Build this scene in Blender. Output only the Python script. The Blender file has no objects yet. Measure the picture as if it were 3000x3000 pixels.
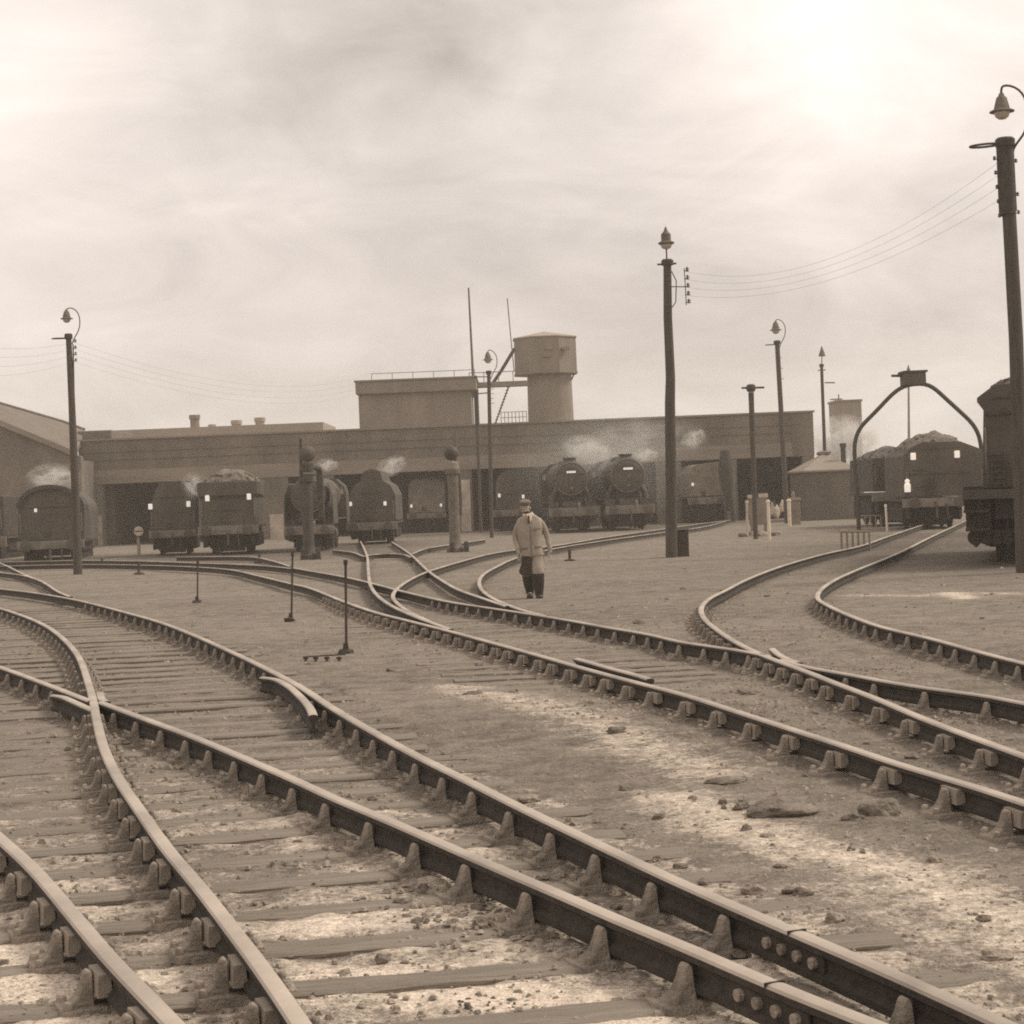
import bpy, bmesh, math, random
from mathutils import Vector, Matrix, noise
random.seed(7)
R = math.radians
sc = bpy.context.scene
col = sc.collection

# ------------------------------------------------------------------ camera geometry (photo measured on a 1932 px square)
FOC, HC, ROLL, PIT = 1.8, 1.77, R(2.3), math.atan(0.0145 / 1.8)
S = 1932.0
F3 = Vector((0, math.cos(PIT), -math.sin(PIT)))
Z3 = Vector((0, math.sin(PIT), math.cos(PIT)))
RT = math.cos(ROLL) * Vector((1, 0, 0)) - math.sin(ROLL) * Z3
UP = math.sin(ROLL) * Vector((1, 0, 0)) + math.cos(ROLL) * Z3
CAM = Vector((0, 0, HC))


def ray(x, y):
    return F3 * FOC + RT * (x / S - .5) - UP * (y / S - .5)


def G(x, y, z=0.0):
    """the point of the level z seen at photo point x, y"""
    d = ray(x, y)
    return CAM + d * ((z - HC) / d.z)


def W(x, y, Y):
    """the point at distance Y seen at photo point x, y"""
    d = ray(x, y)
    return CAM + d * (Y / d.y)


# ------------------------------------------------------------------ materials
def tint(l):
    return (1.13 * l, .955 * l, .775 * l, 1)


MATS = {}


def mat(name, l, rough=.8, var=.25, scale=6.0, bump=.0, bscale=None, metal=0.0, spec=.3, streak=None, emit=0):
    if name in MATS:
        return MATS[name]
    m = bpy.data.materials.new(name)
    m.use_nodes = True
    nt = m.node_tree
    b = nt.nodes['Principled BSDF']
    b.inputs['Roughness'].default_value = rough
    b.inputs['Metallic'].default_value = metal
    b.inputs['Specular IOR Level'].default_value = spec
    tc = nt.nodes.new('ShaderNodeTexCoord')
    src = tc.outputs['Object']
    if streak:
        mp = nt.nodes.new('ShaderNodeMapping')
        mp.inputs['Scale'].default_value = streak
        nt.links.new(src, mp.inputs['Vector'])
        src = mp.outputs['Vector']
    n = nt.nodes.new('ShaderNodeTexNoise')
    n.inputs['Scale'].default_value = scale
    n.inputs['Detail'].default_value = 6
    n.inputs['Roughness'].default_value = .62
    nt.links.new(src, n.inputs['Vector'])
    rp = nt.nodes.new('ShaderNodeValToRGB')
    rp.color_ramp.elements[0].position = .3
    rp.color_ramp.elements[1].position = .7
    rp.color_ramp.elements[0].color = tint(l * (1 - var))
    rp.color_ramp.elements[1].color = tint(l * (1 + var))
    nt.links.new(n.outputs['Fac'], rp.inputs['Fac'])
    nt.links.new(rp.outputs['Color'], b.inputs['Base Color'])
    if bump:
        n2 = nt.nodes.new('ShaderNodeTexNoise')
        n2.inputs['Scale'].default_value = bscale or scale * 4
        n2.inputs['Detail'].default_value = 5
        nt.links.new(src, n2.inputs['Vector'])
        bp = nt.nodes.new('ShaderNodeBump')
        bp.inputs['Strength'].default_value = bump
        bp.inputs['Distance'].default_value = .05
        nt.links.new(n2.outputs['Fac'], bp.inputs['Height'])
        nt.links.new(bp.outputs['Normal'], b.inputs['Normal'])
    if emit:
        b.inputs['Emission Color'].default_value = (1, .96, .9, 1)
        b.inputs['Emission Strength'].default_value = emit
    MATS[name] = m
    return m


def brick_mat(name, l1, l2, lm, sx=1.0, var=.35):
    """brickwork laid on vertical faces: courses along z, lengths along x + y"""
    m = bpy.data.materials.new(name)
    m.use_nodes = True
    nt = m.node_tree
    N, L = nt.nodes, nt.links
    b = N['Principled BSDF']
    b.inputs['Roughness'].default_value = .9
    tc = N.new('ShaderNodeTexCoord')
    sp = N.new('ShaderNodeSeparateXYZ')
    L.new(tc.outputs['Object'], sp.inputs[0])
    ad = N.new('ShaderNodeMath')
    L.new(sp.outputs['X'], ad.inputs[0])
    L.new(sp.outputs['Y'], ad.inputs[1])
    cb = N.new('ShaderNodeCombineXYZ')
    L.new(ad.outputs[0], cb.inputs[0])
    L.new(sp.outputs['Z'], cb.inputs[1])
    br = N.new('ShaderNodeTexBrick')
    br.inputs['Scale'].default_value = 1
    br.inputs['Brick Width'].default_value = .23 * sx
    br.inputs['Row Height'].default_value = .078 * sx
    br.inputs['Mortar Size'].default_value = .008
    br.inputs['Color1'].default_value = tint(l1)
    br.inputs['Color2'].default_value = tint(l2)
    br.inputs['Mortar'].default_value = tint(lm)
    L.new(cb.outputs[0], br.inputs['Vector'])
    n = N.new('ShaderNodeTexNoise')
    n.inputs['Scale'].default_value = .5
    n.inputs['Detail'].default_value = 7
    n.inputs['Roughness'].default_value = .65
    mp = N.new('ShaderNodeMapping')
    mp.inputs['Scale'].default_value = (1, 1, .45)
    L.new(tc.outputs['Object'], mp.inputs[0])
    L.new(mp.outputs[0], n.inputs['Vector'])
    mr = N.new('ShaderNodeMapRange')
    mr.inputs['From Min'].default_value = .3
    mr.inputs['From Max'].default_value = .72
    mr.inputs['To Min'].default_value = 1 - var
    mr.inputs['To Max'].default_value = 1 + var
    L.new(n.outputs['Fac'], mr.inputs['Value'])
    mx = N.new('ShaderNodeVectorMath')
    mx.operation = 'SCALE'
    L.new(br.outputs['Color'], mx.inputs[0])
    L.new(mr.outputs[0], mx.inputs['Scale'])
    L.new(mx.outputs[0], b.inputs['Base Color'])
    return m


M_RAILTOP = mat('worn_rail_steel', .40, .5, .34, 1.1, .05, 60, metal=.25, spec=.45)
M_RAILSIDE = mat('rusty_rail_web', .05, .8, .4, 14, .3, 70)
M_CHAIR = mat('cast_iron_chair', .27, .85, .5, 7, .5, 70)
M_KEY = mat('oak_key', .28, .85, .3, 22, .2, 80, streak=(1, 4, 1))
M_SLEEPER = mat('ash_covered_timber', .24, .95, .28, 4.5, .6, 40, streak=(.9, 2.2, 3))
M_STONE = mat('clinker', .19, .95, .45, 9, .6, 40)
M_STONEP = mat('pale_stone', .30, .95, .35, 9, .6, 40)
M_CINDER = mat('cinder_grit', .30, .95, .6, 3, .5, 60)
M_POLE = mat('creosoted_pole', .075, .85, .35, 3, .3, 30, streak=(6, 6, .5))
M_POLEP = mat('pale_concrete_pole', .30, .9, .2, 3, .2, 30)
M_IRON = mat('dark_iron', .055, .7, .35, 7, .2, 40)
M_IRONG = mat('grey_iron', .14, .7, .3, 5, .15, 40)
M_GLASS = mat('lamp_glass', .42, .25, .1, 5, spec=.6)
M_CERAM = mat('insulator_ceramic', .1, .3, .2, 9, spec=.6)
M_LOCO = mat('sooty_black_engine', .055, .62, .45, 2.6, .15, 25, spec=.4)
M_LOCOG = mat('dusty_engine_plate', .088, .75, .35, 1.1, .15, 25, streak=(1, 1, .8))
M_LOCOP = mat('pale_dusty_plate', .21, .85, .3, 2.2, .2, 20)
M_ENG = mat('hazy_black_engine', .07, .6, .4, 2.2, .15, 25, spec=.45)
M_BEAM = mat('buffer_beam_paint', .20, .75, .35, 3, .1)
M_FRAME = mat('oily_underframe', .028, .7, .4, 4, .2, 30)
M_COAL = mat('coal', .07, .6, .6, 6, .4, 30, spec=.5)
M_COALP = mat('dusty_coal', .15, .75, .5, 6, .4, 30)
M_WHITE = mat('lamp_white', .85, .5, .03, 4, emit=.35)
M_WHITEP = mat('white_paint', .68, .8, .15, 6)
M_WASH = mat('whitewash', .46, .95, .3, 1.6, .2, 20)
M_BRICK = brick_mat('shed_brick', .15, .185, .16)
M_BRICKD = brick_mat('hut_brick', .105, .13, .12)
M_CONC = mat('shed_concrete', .24, .9, .22, .8, .1, 10, streak=(.3, .3, 1.5))
M_CONC2 = mat('tank_concrete', .23, .9, .17, .7, .1, 8, streak=(1.4, 1.4, .3))
M_CONC3 = mat('tower_concrete', .22, .9, .15, .8, .1, 8, streak=(1.6, 1.6, .3))
M_ROOF = mat('slate_roof', .165, .85, .2, 1.4, .2, 14)
M_ROOFP = mat('pale_roof_sheet', .34, .85, .12, .6, .1, 8)
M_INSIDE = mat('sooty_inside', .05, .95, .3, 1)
M_JACKET = mat('light_tweed_jacket', .31, .95, .14, 14, .3, 60)
M_TIE_SHADE = mat('tie_and_leg_shade', .05, .9, .3, 8, .2, 30)  # tie cloth, and the painted shade over the rear leg
M_BOOT = mat('rubber_boots', .035, .45, .3, 8)
M_SKIN = mat('skin', .36, .6, .12, 10)
M_CAP = mat('tweed_cap', .17, .95, .2, 20, .2, 60)
M_SHIRT = mat('white_shirt', .9, .8, .04, 10)

# ------------------------------------------------------------------ mesh builder


class MB:
    def __init__(s):
        s.v, s.f, s.m = [], [], []

    def add(s, vs, fs, mi=0):
        o = len(s.v)
        s.v += [tuple(v) for v in vs]
        s.f += [tuple(i + o for i in f) for f in fs]
        s.m += [mi] * len(fs)

    def box(s, lo, hi, mi=0, taper=0.0):
        (x0, y0, z0), (x1, y1, z1) = lo, hi
        t = taper
        vs = [(x0, y0, z0), (x1, y0, z0), (x1, y1, z0), (x0, y1, z0), (x0 + t, y0 + t, z1), (x1 - t, y0 + t, z1), (x1 - t, y1 - t, z1), (x0 + t, y1 - t, z1)]
        s.add(vs, [(0, 3, 2, 1), (4, 5, 6, 7), (0, 1, 5, 4), (1, 2, 6, 5), (2, 3, 7, 6), (3, 0, 4, 7)], mi)

    def tube(s, pts, r, n=8, mi=0, cap=True, r1=None):
        pts = [Vector(p) for p in pts]
        k = len(pts)
        rs = r if isinstance(r, (list, tuple)) else [r + ((r1 if r1 is not None else r) - r) * i / max(1, k - 1) for i in range(k)]
        vs, fs = [], []
        ref = None
        for i, p in enumerate(pts):
            d = (pts[min(i + 1, k - 1)] - pts[max(i - 1, 0)]).normalized()
            if ref is None:
                ref = d.orthogonal().normalized()
            a = (ref - d * ref.dot(d)).normalized()
            ref = a
            b = d.cross(a)
            for j in range(n):
                t = 2 * math.pi * j / n
                vs.append(p + (a * math.cos(t) + b * math.sin(t)) * rs[i])
        for i in range(k - 1):
            for j in range(n):
                fs.append((i * n + j, i * n + (j + 1) % n, (i + 1) * n + (j + 1) % n, (i + 1) * n + j))
        if cap:
            fs.append(tuple(range(n - 1, -1, -1)))
            fs.append(tuple((k - 1) * n + j for j in range(n)))
        s.add(vs, fs, mi)

    def lathe(s, prof, c=(0, 0, 0), axis='z', n=20, mi=0):
        """prof: (radius, height) pairs"""
        vs, fs = [], []
        c = Vector(c)
        for r, h in prof:
            for j in range(n):
                t = 2 * math.pi * j / n
                a, b = r * math.cos(t), r * math.sin(t)
                vs.append(c + Vector({'z': (a, b, h), 'y': (a, h, b), 'x': (h, a, b)}[axis]))
        for i in range(len(prof) - 1):
            for j in range(n):
                fs.append((i * n + j, i * n + (j + 1) % n, (i + 1) * n + (j + 1) % n, (i + 1) * n + j))
        fs.append(tuple(range(n - 1, -1, -1)))
        fs.append(tuple((len(prof) - 1) * n + j for j in range(n)))
        s.add(vs, fs, mi)

    def prism(s, poly, y0, y1, mi=0, inset=0):
        """poly of (x, z) pushed from y0 to y1"""
        k = len(poly)
        vs = [(x, y0, z) for x, z in poly] + [(x, y1, z) for x, z in poly]
        fs = [tuple(range(k)), tuple(range(2 * k - 1, k - 1, -1))]
        fs += [(i, i + k, (i + 1) % k + k, (i + 1) % k) for i in range(k)]
        s.add(vs, fs, mi)

    def lump(s, c, sx, sy, sz, seed=0, rough=.3, mi=0, sub=1):
        bm = bmesh.new()
        bmesh.ops.create_icosphere(bm, subdivisions=sub, radius=1)
        off = Vector((seed * 3.7, seed * 1.3, seed * 2.1))
        vs = []
        for v in bm.verts:
            k = 1 + rough * (noise.noise(v.co * 1.2 + off) * 1.35 + .5 * noise.noise(v.co * 3.1 + off))
            vs.append((c[0] + v.co.x * k * sx, c[1] + v.co.y * k * sy, c[2] + v.co.z * k * sz))
        fs = [tuple(v.index for v in f.verts) for f in bm.faces]
        bm.free()
        s.add(vs, fs, mi)

    def build(s, name, mats, parent=None, smooth=False, bevel=0, loc=None):
        me = bpy.data.meshes.new(name)
        me.from_pydata(s.v, [], s.f)
        for m in (mats if isinstance(mats, (list, tuple)) else [mats]):
            me.materials.append(m)
        me.polygons.foreach_set('material_index', s.m)
        bm = bmesh.new()
        bm.from_mesh(me)
        bmesh.ops.recalc_face_normals(bm, faces=bm.faces)
        bm.to_mesh(me)
        bm.free()
        if smooth:
            me.polygons.foreach_set('use_smooth', [True] * len(me.polygons))
            try:
                me.set_sharp_from_angle(angle=R(smooth if smooth is not True else 45))
            except Exception:
                pass
        me.update()
        o = bpy.data.objects.new(name, me)
        col.objects.link(o)
        if parent is not None:
            o.parent = parent
        if loc is not None:
            o.location = loc
        if bevel:
            b = o.modifiers.new('edge', 'BEVEL')
            b.width = bevel
            b.segments = 2
            b.limit_method = 'ANGLE'
            b.angle_limit = R(40)
        return o


def tag(o, label, cat=None, group=None, kind=None):
    if label:
        o['label'] = label
    if cat:
        o['category'] = cat
    if group:
        o['group'] = group
    if kind:
        o['kind'] = kind
    return o


def thing(name, label, cat, loc=(0, 0, 0), rz=0, group=None, scale=1):
    o = bpy.data.objects.new(name, None)
    o.empty_display_size = .2
    col.objects.link(o)
    o.location = loc
    o.rotation_euler = (0, 0, rz)
    o.scale = (scale,) * 3
    return tag(o, label, cat, group)


def smooth_line(pts, step):
    """Catmull-Rom through points, resampled about every step metres"""
    P = [Vector(p) for p in pts]
    P = [P[0] * 2 - P[1]] + P + [P[-1] * 2 - P[-2]]
    out = []
    for i in range(1, len(P) - 2):
        a, b, c, d = P[i - 1:i + 3]
        # centripetal form keeps uneven spacing from looping
        t0 = 0
        t1 = t0 + max(1e-4, (b - a).length) ** .5
        t2 = t1 + max(1e-4, (c - b).length) ** .5
        t3 = t2 + max(1e-4, (d - c).length) ** .5
        n = max(2, int((c - b).length / step))
        for k in range(n):
            t = t1 + (t2 - t1) * k / n
            A1 = a * ((t1 - t) / (t1 - t0)) + b * ((t - t0) / (t1 - t0))
            A2 = b * ((t2 - t) / (t2 - t1)) + c * ((t - t1) / (t2 - t1))
            A3 = c * ((t3 - t) / (t3 - t2)) + d * ((t - t2) / (t3 - t2))
            B1 = A1 * ((t2 - t) / (t2 - t0)) + A2 * ((t - t0) / (t2 - t0))
            B2 = A2 * ((t3 - t) / (t3 - t1)) + A3 * ((t - t1) / (t3 - t1))
            out.append(B1 * ((t2 - t) / (t2 - t1)) + B2 * ((t - t1) / (t2 - t1)))
    out.append(P[-2])
    for _ in range(3):
        out = [out[0]] + [(out[i - 1] + out[i] * 2 + out[i + 1]) / 4 for i in range(1, len(out) - 1)] + [out[-1]]
    return out


# ------------------------------------------------------------------ rails (photo points at 3000 px)
RTOP = .175                                        # rail top above the ground
RAIL = {
    'A': [(-120, 2350), (8, 2457), (104, 2545), (207, 2664), (331, 2809), (507, 2990), (620, 3115)],
    'B': [(-160, 1750), (0, 1781), (52, 1797), (104, 1817), (145, 1838), (191, 1874), (230, 1921), (259, 1999), (274, 2055), (282, 2100), (305, 2188), (347, 2276), (414, 2374), (492, 2483), (585, 2592), (678, 2711), (776, 2840), (880, 2990), (960, 3110)],
    'CF': [(-200, 1885), (0, 1952), (78, 1980), (155, 2009), (248, 2045), (268, 2052)],
    'C': [(296, 2055), (414, 2099), (569, 2156), (725, 2221), (880, 2288), (994, 2340), (1129, 2395), (1310, 2473), (1518, 2563), (1673, 2628), (1828, 2695), (1983, 2757), (2329, 2904), (2578, 3000), (2860, 3110)],
    'D': [(-200, 1706), (0, 1724), (104, 1736), (207, 1753), (274, 1768), (362, 1791), (466, 1820), (569, 1859), (673, 1905), (776, 1954), (880, 2009), (983, 2076), (1129, 2160), (1233, 2216), (1362, 2279), (1518, 2357), (1673, 2431), (1828, 2504), (1983, 2576), (2329, 2725), (2640, 2857), (2950, 2997), (3180, 3100)],
    'E': [(-80, 1630), (0, 1649), (67, 1680), (124, 1703), (176, 1735), (207, 1747)],
    'E2': [(-100, 1668), (0, 1676), (67, 1684), (110, 1697)],
    'F': [(-260, 1668), (-60, 1660), (120, 1655), (243, 1653), (414, 1655), (569, 1660), (673, 1668), (766, 1688), (854, 1709), (900, 1719), (1014, 1763), (1107, 1794), (1190, 1815), (1314, 1846), (1418, 1874), (1573, 1916), (1728, 1960), (1894, 2004), (2000, 2031), (2155, 2080), (2311, 2130), (2466, 2179), (2621, 2231), (2776, 2277), (2906, 2316), (2999, 2347), (3250, 2430)],
    'P': [(-260, 1655), (-60, 1648), (120, 1643), (243, 1641), (414, 1643), (569, 1648), (714, 1653), (800, 1658), (854, 1664)],
    'G2': [(518, 1631), (621, 1630), (725, 1630), (790, 1640), (850, 1658)],
    'G': [(854, 1662), (900, 1670), (1004, 1688), (1076, 1704), (1185, 1732), (1314, 1761), (1418, 1777), (1521, 1792), (1676, 1817), (1780, 1836), (1899, 1856), (2000, 1879), (2104, 1894), (2207, 1910), (2258, 1922)],
    'H': [(2290, 1931), (2362, 1951), (2492, 1974), (2621, 1998), (2776, 2021), (2880, 2034), (2999, 2057), (3250, 2105)],
    'I': [(2740, 1525), (2678, 1545), (2595, 1573), (2518, 1599), (2414, 1622), (2285, 1659), (2186, 1697), (2129, 1726), (2078, 1752), (2055, 1778), (2062, 1808), (2104, 1845), (2155, 1878), (2217, 1909), (2269, 1930), (2362, 1964), (2440, 1995), (2569, 2044), (2699, 2099), (2828, 2148), (2999, 2210), (3250, 2300)],
    'J': [(2840, 1520), (2797, 1540), (2725, 1573), (2621, 1624), (2518, 1665), (2445, 1698), (2405, 1726), (2396, 1752), (2430, 1774), (2497, 1804), (2585, 1835), (2725, 1868), (2880, 1910), (2999, 1940), (3250, 2000)],
    'K': [(1056, 1585), (1066, 1605), (1076, 1631), (1079, 1673), (1088, 1719), (1117, 1753), (1169, 1784), (1242, 1814), (1320, 1842)],
    'Mm': [(1148, 1587), (1200, 1621), (1257, 1673), (1293, 1698), (1345, 1727), (1397, 1745), (1438, 1759), (1485, 1775)],
    'L': [(2140, 1523), (2049, 1534), (1923, 1552), (1767, 1574), (1620, 1598), (1500, 1611), (1433, 1622), (1366, 1639), (1293, 1660), (1252, 1673), (1211, 1691), (1180, 1709), (1156, 1730), (1150, 1746), (1161, 1762), (1190, 1785), (1262, 1820)],
    'L2': [(2124, 1527), (2049, 1545), (1923, 1562), (1770, 1583), (1620, 1607), (1511, 1634), (1459, 1657), (1418, 1680), (1404, 1700), (1412, 1727), (1449, 1754), (1495, 1773), (1542, 1790), (1600, 1803)],
    'X': [(976, 1610), (1033, 1617), (1070, 1629), (1082, 1624), (1124, 1621), (1173, 1622), (1204, 1632)],
    'X2': [(1206, 1622), (1253, 1605), (1366, 1588), (1420, 1580)],
}
RLAB = {
    'A': 'nearest short rail cutting the bottom left corner, with oak keys in its chairs',
    'B': 'long bright rail sweeping from the left edge through the crossing nose to the bottom',
    'CF': 'short rail entering at the left edge and ending against the crossing nose',
    'C': 'straight rail starting at the crossing nose and running to the bottom right with fishplates',
    'D': 'long curved rail behind the crossing with the flared check rail beside it',
    'E': 'thin far rail on the left edge joining the long curved rail',
    'E2': 'short far rail at the left edge ending against a thin curved rail',
    'F': 'long rail along the pale ash strip, nearest rail of the middle track',
    'P': 'far rail passing in front of the parked tenders on the left',
    'G2': 'far rail bending down from below the tender with heaped coal',
    'G': 'rail running from the far points behind the walking man to the right hand crossing',
    'H': 'short rail leaving the right hand crossing towards the right edge',
    'I': 'tightly curved rail from the arch swinging round into the right hand crossing',
    'J': 'outermost curved rail on the right, bending sharply beside the bare ground',
    'K': 'sharply curved far rail heading to the engine shed in front of the narrow topped bunker',
    'Mm': 'straight far rail crossing the curved ones between the two water cranes',
    'L': 'far rail curving from the points behind the man to the shed with two facing engines',
    'L2': 'hooked rail beside the walking man, curving off towards the right hand shed door',
    'X': 'short wavy far rail in front of the engine with the water crane',
    'X2': 'faint far rail beyond the crossing near the second water crane',
}
# bullhead section, seen along the rail: (across, height above rail foot)
H0 = .145
PROF = [(-.010, .040), (-.012, .050), (-.012, .092), (-.022, .102), (-.035, .108), (-.036, .132), (-.029, .142), (-.012, .1455), (.012, .1455), (.029, .142), (.036, .132), (.035, .108), (.022, .102), (.012, .092), (.012, .050), (.022, .040), (.034, .034), (.034, .008), (.024, .0), (-.024, .0), (-.034, .008), (-.034, .034), (-.022, .040)]
PROF = PROF[1:]
RLINE = {}


def sweep(mb, line, prof, ztop, mi_side=0, mi_top=1):
    n = len(prof)
    vs, fs, ms = [], [], []
    for i, p in enumerate(line):
        d = line[min(i + 1, len(line) - 1)] - line[max(i - 1, 0)]
        d.z = 0
        d.normalize()
        nx = Vector((d.y, -d.x, 0))
        for a, h in prof:
            q = p + nx * a
            vs.append((q.x, q.y, ztop - H0 + h))
    for i in range(len(line) - 1):
        for j in range(n):
            k = (j + 1) % n
            f = (i * n + j, i * n + k, (i + 1) * n + k, (i + 1) * n + j)
            top = min(prof[j][1], prof[k][1]) >= .131
            mb.add([], [], 0)
            fs.append(f)
            ms.append(mi_top if top else mi_side)
    o = len(mb.v)
    mb.v += vs
    for f, m in zip(fs, ms):
        mb.f.append(tuple(x + o for x in f))
        mb.m.append(m)
    for ring in (0, len(line) - 1):
        mb.f.append(tuple(o + ring * n + j for j in range(n)))
        mb.m.append(mi_side)


rails = {}
for k, pts in RAIL.items():
    g = [G(x * S / 3000, y * S / 3000, RTOP) for x, y in pts]
    near = min(p.y for p in g)
    line = smooth_line(g, .12 if near < 20 else .4)
    RLINE[k] = line
    mb = MB()
    sweep(mb, line, PROF, RTOP + (0.0 if k not in ('X', 'X2', 'P', 'E2', 'G2', 'L') else -.004))
    rails[k] = tag(mb.build('rail', [M_RAILSIDE, M_RAILTOP], smooth=35), RLAB[k], 'rail', 'running rails of the yard')

# ---- chairs: the cast jaw and, where it faces us, the oak key
FOOT = RTOP - H0


def chair_mesh():
    mb = MB()
    mb.box((-.18, -.10, -.03), (.20, .10, FOOT - .012), 0, .012)
    for sx in (-1, 1):
        # jaw: profile in x,z swept over y with a taper to the top; the one at +x stands off to hold the key
        o = .030 if sx > 0 else -.006
        pr = [(.040 + o, .0, .11), (.040 + o, .112, .062), (.046 + o, .126, .054), (.058 + o, .130, .046), (.070 + o, .118, .046), (.080 + o, .080, .056), (.098 + o, .038, .074), (.132 + o, .010, .096), (.150 + o, .0, .10)]
        vs = []
        for x, z, w in pr:
            vs.append((sx * x, -w / 2, FOOT - .02 + z))
        for x, z, w in pr:
            vs.append((sx * x, w / 2, FOOT - .02 + z))
        k = len(pr)
        fs = [tuple(range(k)), tuple(range(2 * k - 1, k - 1, -1))]
        fs += [(i, i + k, (i + 1) % k + k, (i + 1) % k) for i in range(k)]
        mb.add(vs, fs)
        for yy in (.066, -.066):
            mb.lathe([(.020, -.01), (.020, .022), (.012, .03)], (sx * (.138 + o), yy, FOOT - .012), n=8)
    return mb


def key_mesh():
    mb = MB()
    # oak key wedged between web and jaw, its end standing out towards the camera
    mb.box((.014, -.075, FOOT + .024), (.068, .115, FOOT + .104), 0, .005)
    return mb


chair0 = chair_mesh().build('rail_chair', M_CHAIR, rails['A'], bevel=.004)
key0 = key_mesh().build('wooden_key', M_KEY, chair0, bevel=.006)
chair_d, key_d = chair0.data, key0.data
bpy.data.objects.remove(key0)
bpy.data.objects.remove(chair0)


def put_chair(rail, p, d, key, side):
    c = bpy.data.objects.new('rail_chair', chair_d)
    col.objects.link(c)
    c.parent = rail
    c.location = (p.x, p.y, random.uniform(-.004, .004))
    c.rotation_euler = (0, 0, math.atan2(d.y, d.x) - math.pi / 2 + (math.pi if side else 0) + random.uniform(-.05, .05))
    b = c.modifiers.new('edge', 'BEVEL')
    b.width = .005
    b.limit_method = 'ANGLE'
    if key:
        q = bpy.data.objects.new('wooden_key', key_d)
        col.objects.link(q)
        q.parent = c
        q.location = (random.uniform(-.003, .003), random.uniform(-.03, .03), random.uniform(-.006, .006))


def cross_at(line, p0, dv):
    """where the line crosses the sleeper through p0 along dv"""
    nv = Vector((-dv.y, dv.x, 0))
    for a, b in zip(line[:-1], line[1:]):
        s0, s1 = (a - p0).dot(nv), (b - p0).dot(nv)
        if s0 * s1 <= 0 and s0 != s1:
            t = s0 / (s0 - s1)
            return a.lerp(b, t), (b - a).normalized()
    return None


# ---- sleepers of the left hand turnout; the chairs of its rails stand on them
rnd = random.Random(3)
sl_data = []
for v in range(3):
    mb = MB()
    n = 26
    vs, fs = [], []
    for i in range(n + 1):
        x = i / n
        for yy, zz in ((-.125, -.12), (-.128, -.012), (-.105, 0), (-.03, .004), (.04, .003), (.108, -.001), (.127, -.014), (.125, -.12)):
            w = noise.noise(Vector((x * 14, yy * 9, v * 7.7)))
            vs.append((x, yy + .026 * w, zz + (.010 * noise.noise(Vector((x * 20, yy * 14, v * 3.1))) if zz > -.1 else 0)))
    for i in range(n):
        for j in range(7):
            fs.append((i * 8 + j, i * 8 + j + 1, (i + 1) * 8 + j + 1, (i + 1) * 8 + j))
    fs.append(tuple(range(8)))
    fs.append(tuple(n * 8 + j for j in range(8)))
    mb.add(vs, fs)
    o = mb.build('sleeper', M_SLEEPER, smooth=40)
    sl_data.append(o.data)
    bpy.data.objects.remove(o)
SLEEPERS = []                                       # (origin, direction, length)


def put_sleeper(p, dv, ln, label, group, z=0.0, wide=1.0):
    o = bpy.data.objects.new('sleeper', sl_data[rnd.randrange(3)])
    col.objects.link(o)
    o.location = (p.x, p.y, z)
    o.rotation_euler = (0, 0, math.atan2(dv.y, dv.x))
    o.scale = (ln, wide, 1)
    SLEEPERS.append((Vector((p.x, p.y, 0)), dv.normalized(), ln))
    tag(o, label, 'sleeper', group)
    return o


y = 5.0
keyed = {'A': 1, 'B': 1, 'C': 0, 'CF': 0, 'D': 0}
JOINT = {k: G(px * S / 3000, py * S / 3000, RTOP) for k, px, py in (('D', 2340, 2730), ('C', 2300, 2892))}
while y < 36:
    ang = .20 - .004 * (y - 6) + rnd.uniform(-.02, .02)
    dv = Vector((math.cos(ang), math.sin(ang), 0))
    # start from the curved rail D on this sleeper's line
    mid = Vector((0, y, 0)) + Vector((-(y - 6) * .42, 0, 0))
    c = cross_at(RLINE['D'], mid, dv)
    if c:
        right = c[0] + dv * (.55 + rnd.uniform(-.1, .15))
        ln = min(7.2, 3.6 + .35 * (y - 5)) + rnd.uniform(-.2, .3)
        left = right - dv * ln
        put_sleeper(left, dv, ln, 'ash covered timber sleeper lying across the turnout in front of the crossing nose', 'timber sleepers under the crossing at the front', z=rnd.uniform(-.014, .003), wide=rnd.uniform(.74, .92))
        for k in keyed:
            q = cross_at(RLINE[k], mid, dv)
            if q and 4.6 < q[0].y < 34 and not (k in JOINT and (q[0] - JOINT[k]).length < .30):
                d = q[1]
                if d.y > 0:
                    d = -d
                put_chair(rails[k], q[0], d, keyed[k] and q[0].y < 18, not keyed[k])
    y += (.61 if y < 13 else .70) + rnd.uniform(-.035, .035)


def chairs_along(k, ya, yb, key, flip, step=.70):
    line, acc = RLINE[k], 0.0
    for a, b in zip(line[:-1], line[1:]):
        acc += (b - a).length
        if acc > (step if a.y < 14.5 else step * .72):
            acc = 0
            if ya < a.y < yb:
                d = (b - a).normalized()
                if d.y > 0:
                    d = -d
                put_chair(rails[k], a, d, key, flip)


# looking along d (towards us), -x of the chair is our left; keys face the camera side
chairs_along('F', 7, 33, True, False)
chairs_along('I', 9, 26, True, False)
chairs_along('G', 14, 30, False, True)
chairs_along('H', 10, 18, False, True)
chairs_along('J', 12, 26, False, True)

# thin sleeper ends showing left of the middle track
for i in range(13):
    px, py = 1030 + i * 36, 1838 + i * 15.5
    p = G((px - 60) * S / 3000, py * S / 3000)
    put_sleeper(p, Vector((1, .12 + rnd.uniform(-.03, .03), 0)), 2.4, 'thin buried sleeper end showing beside the middle rail', 'buried sleeper ends by the middle rail', z=.004, wide=.8)

# ---- check rails and wing rails


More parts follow.
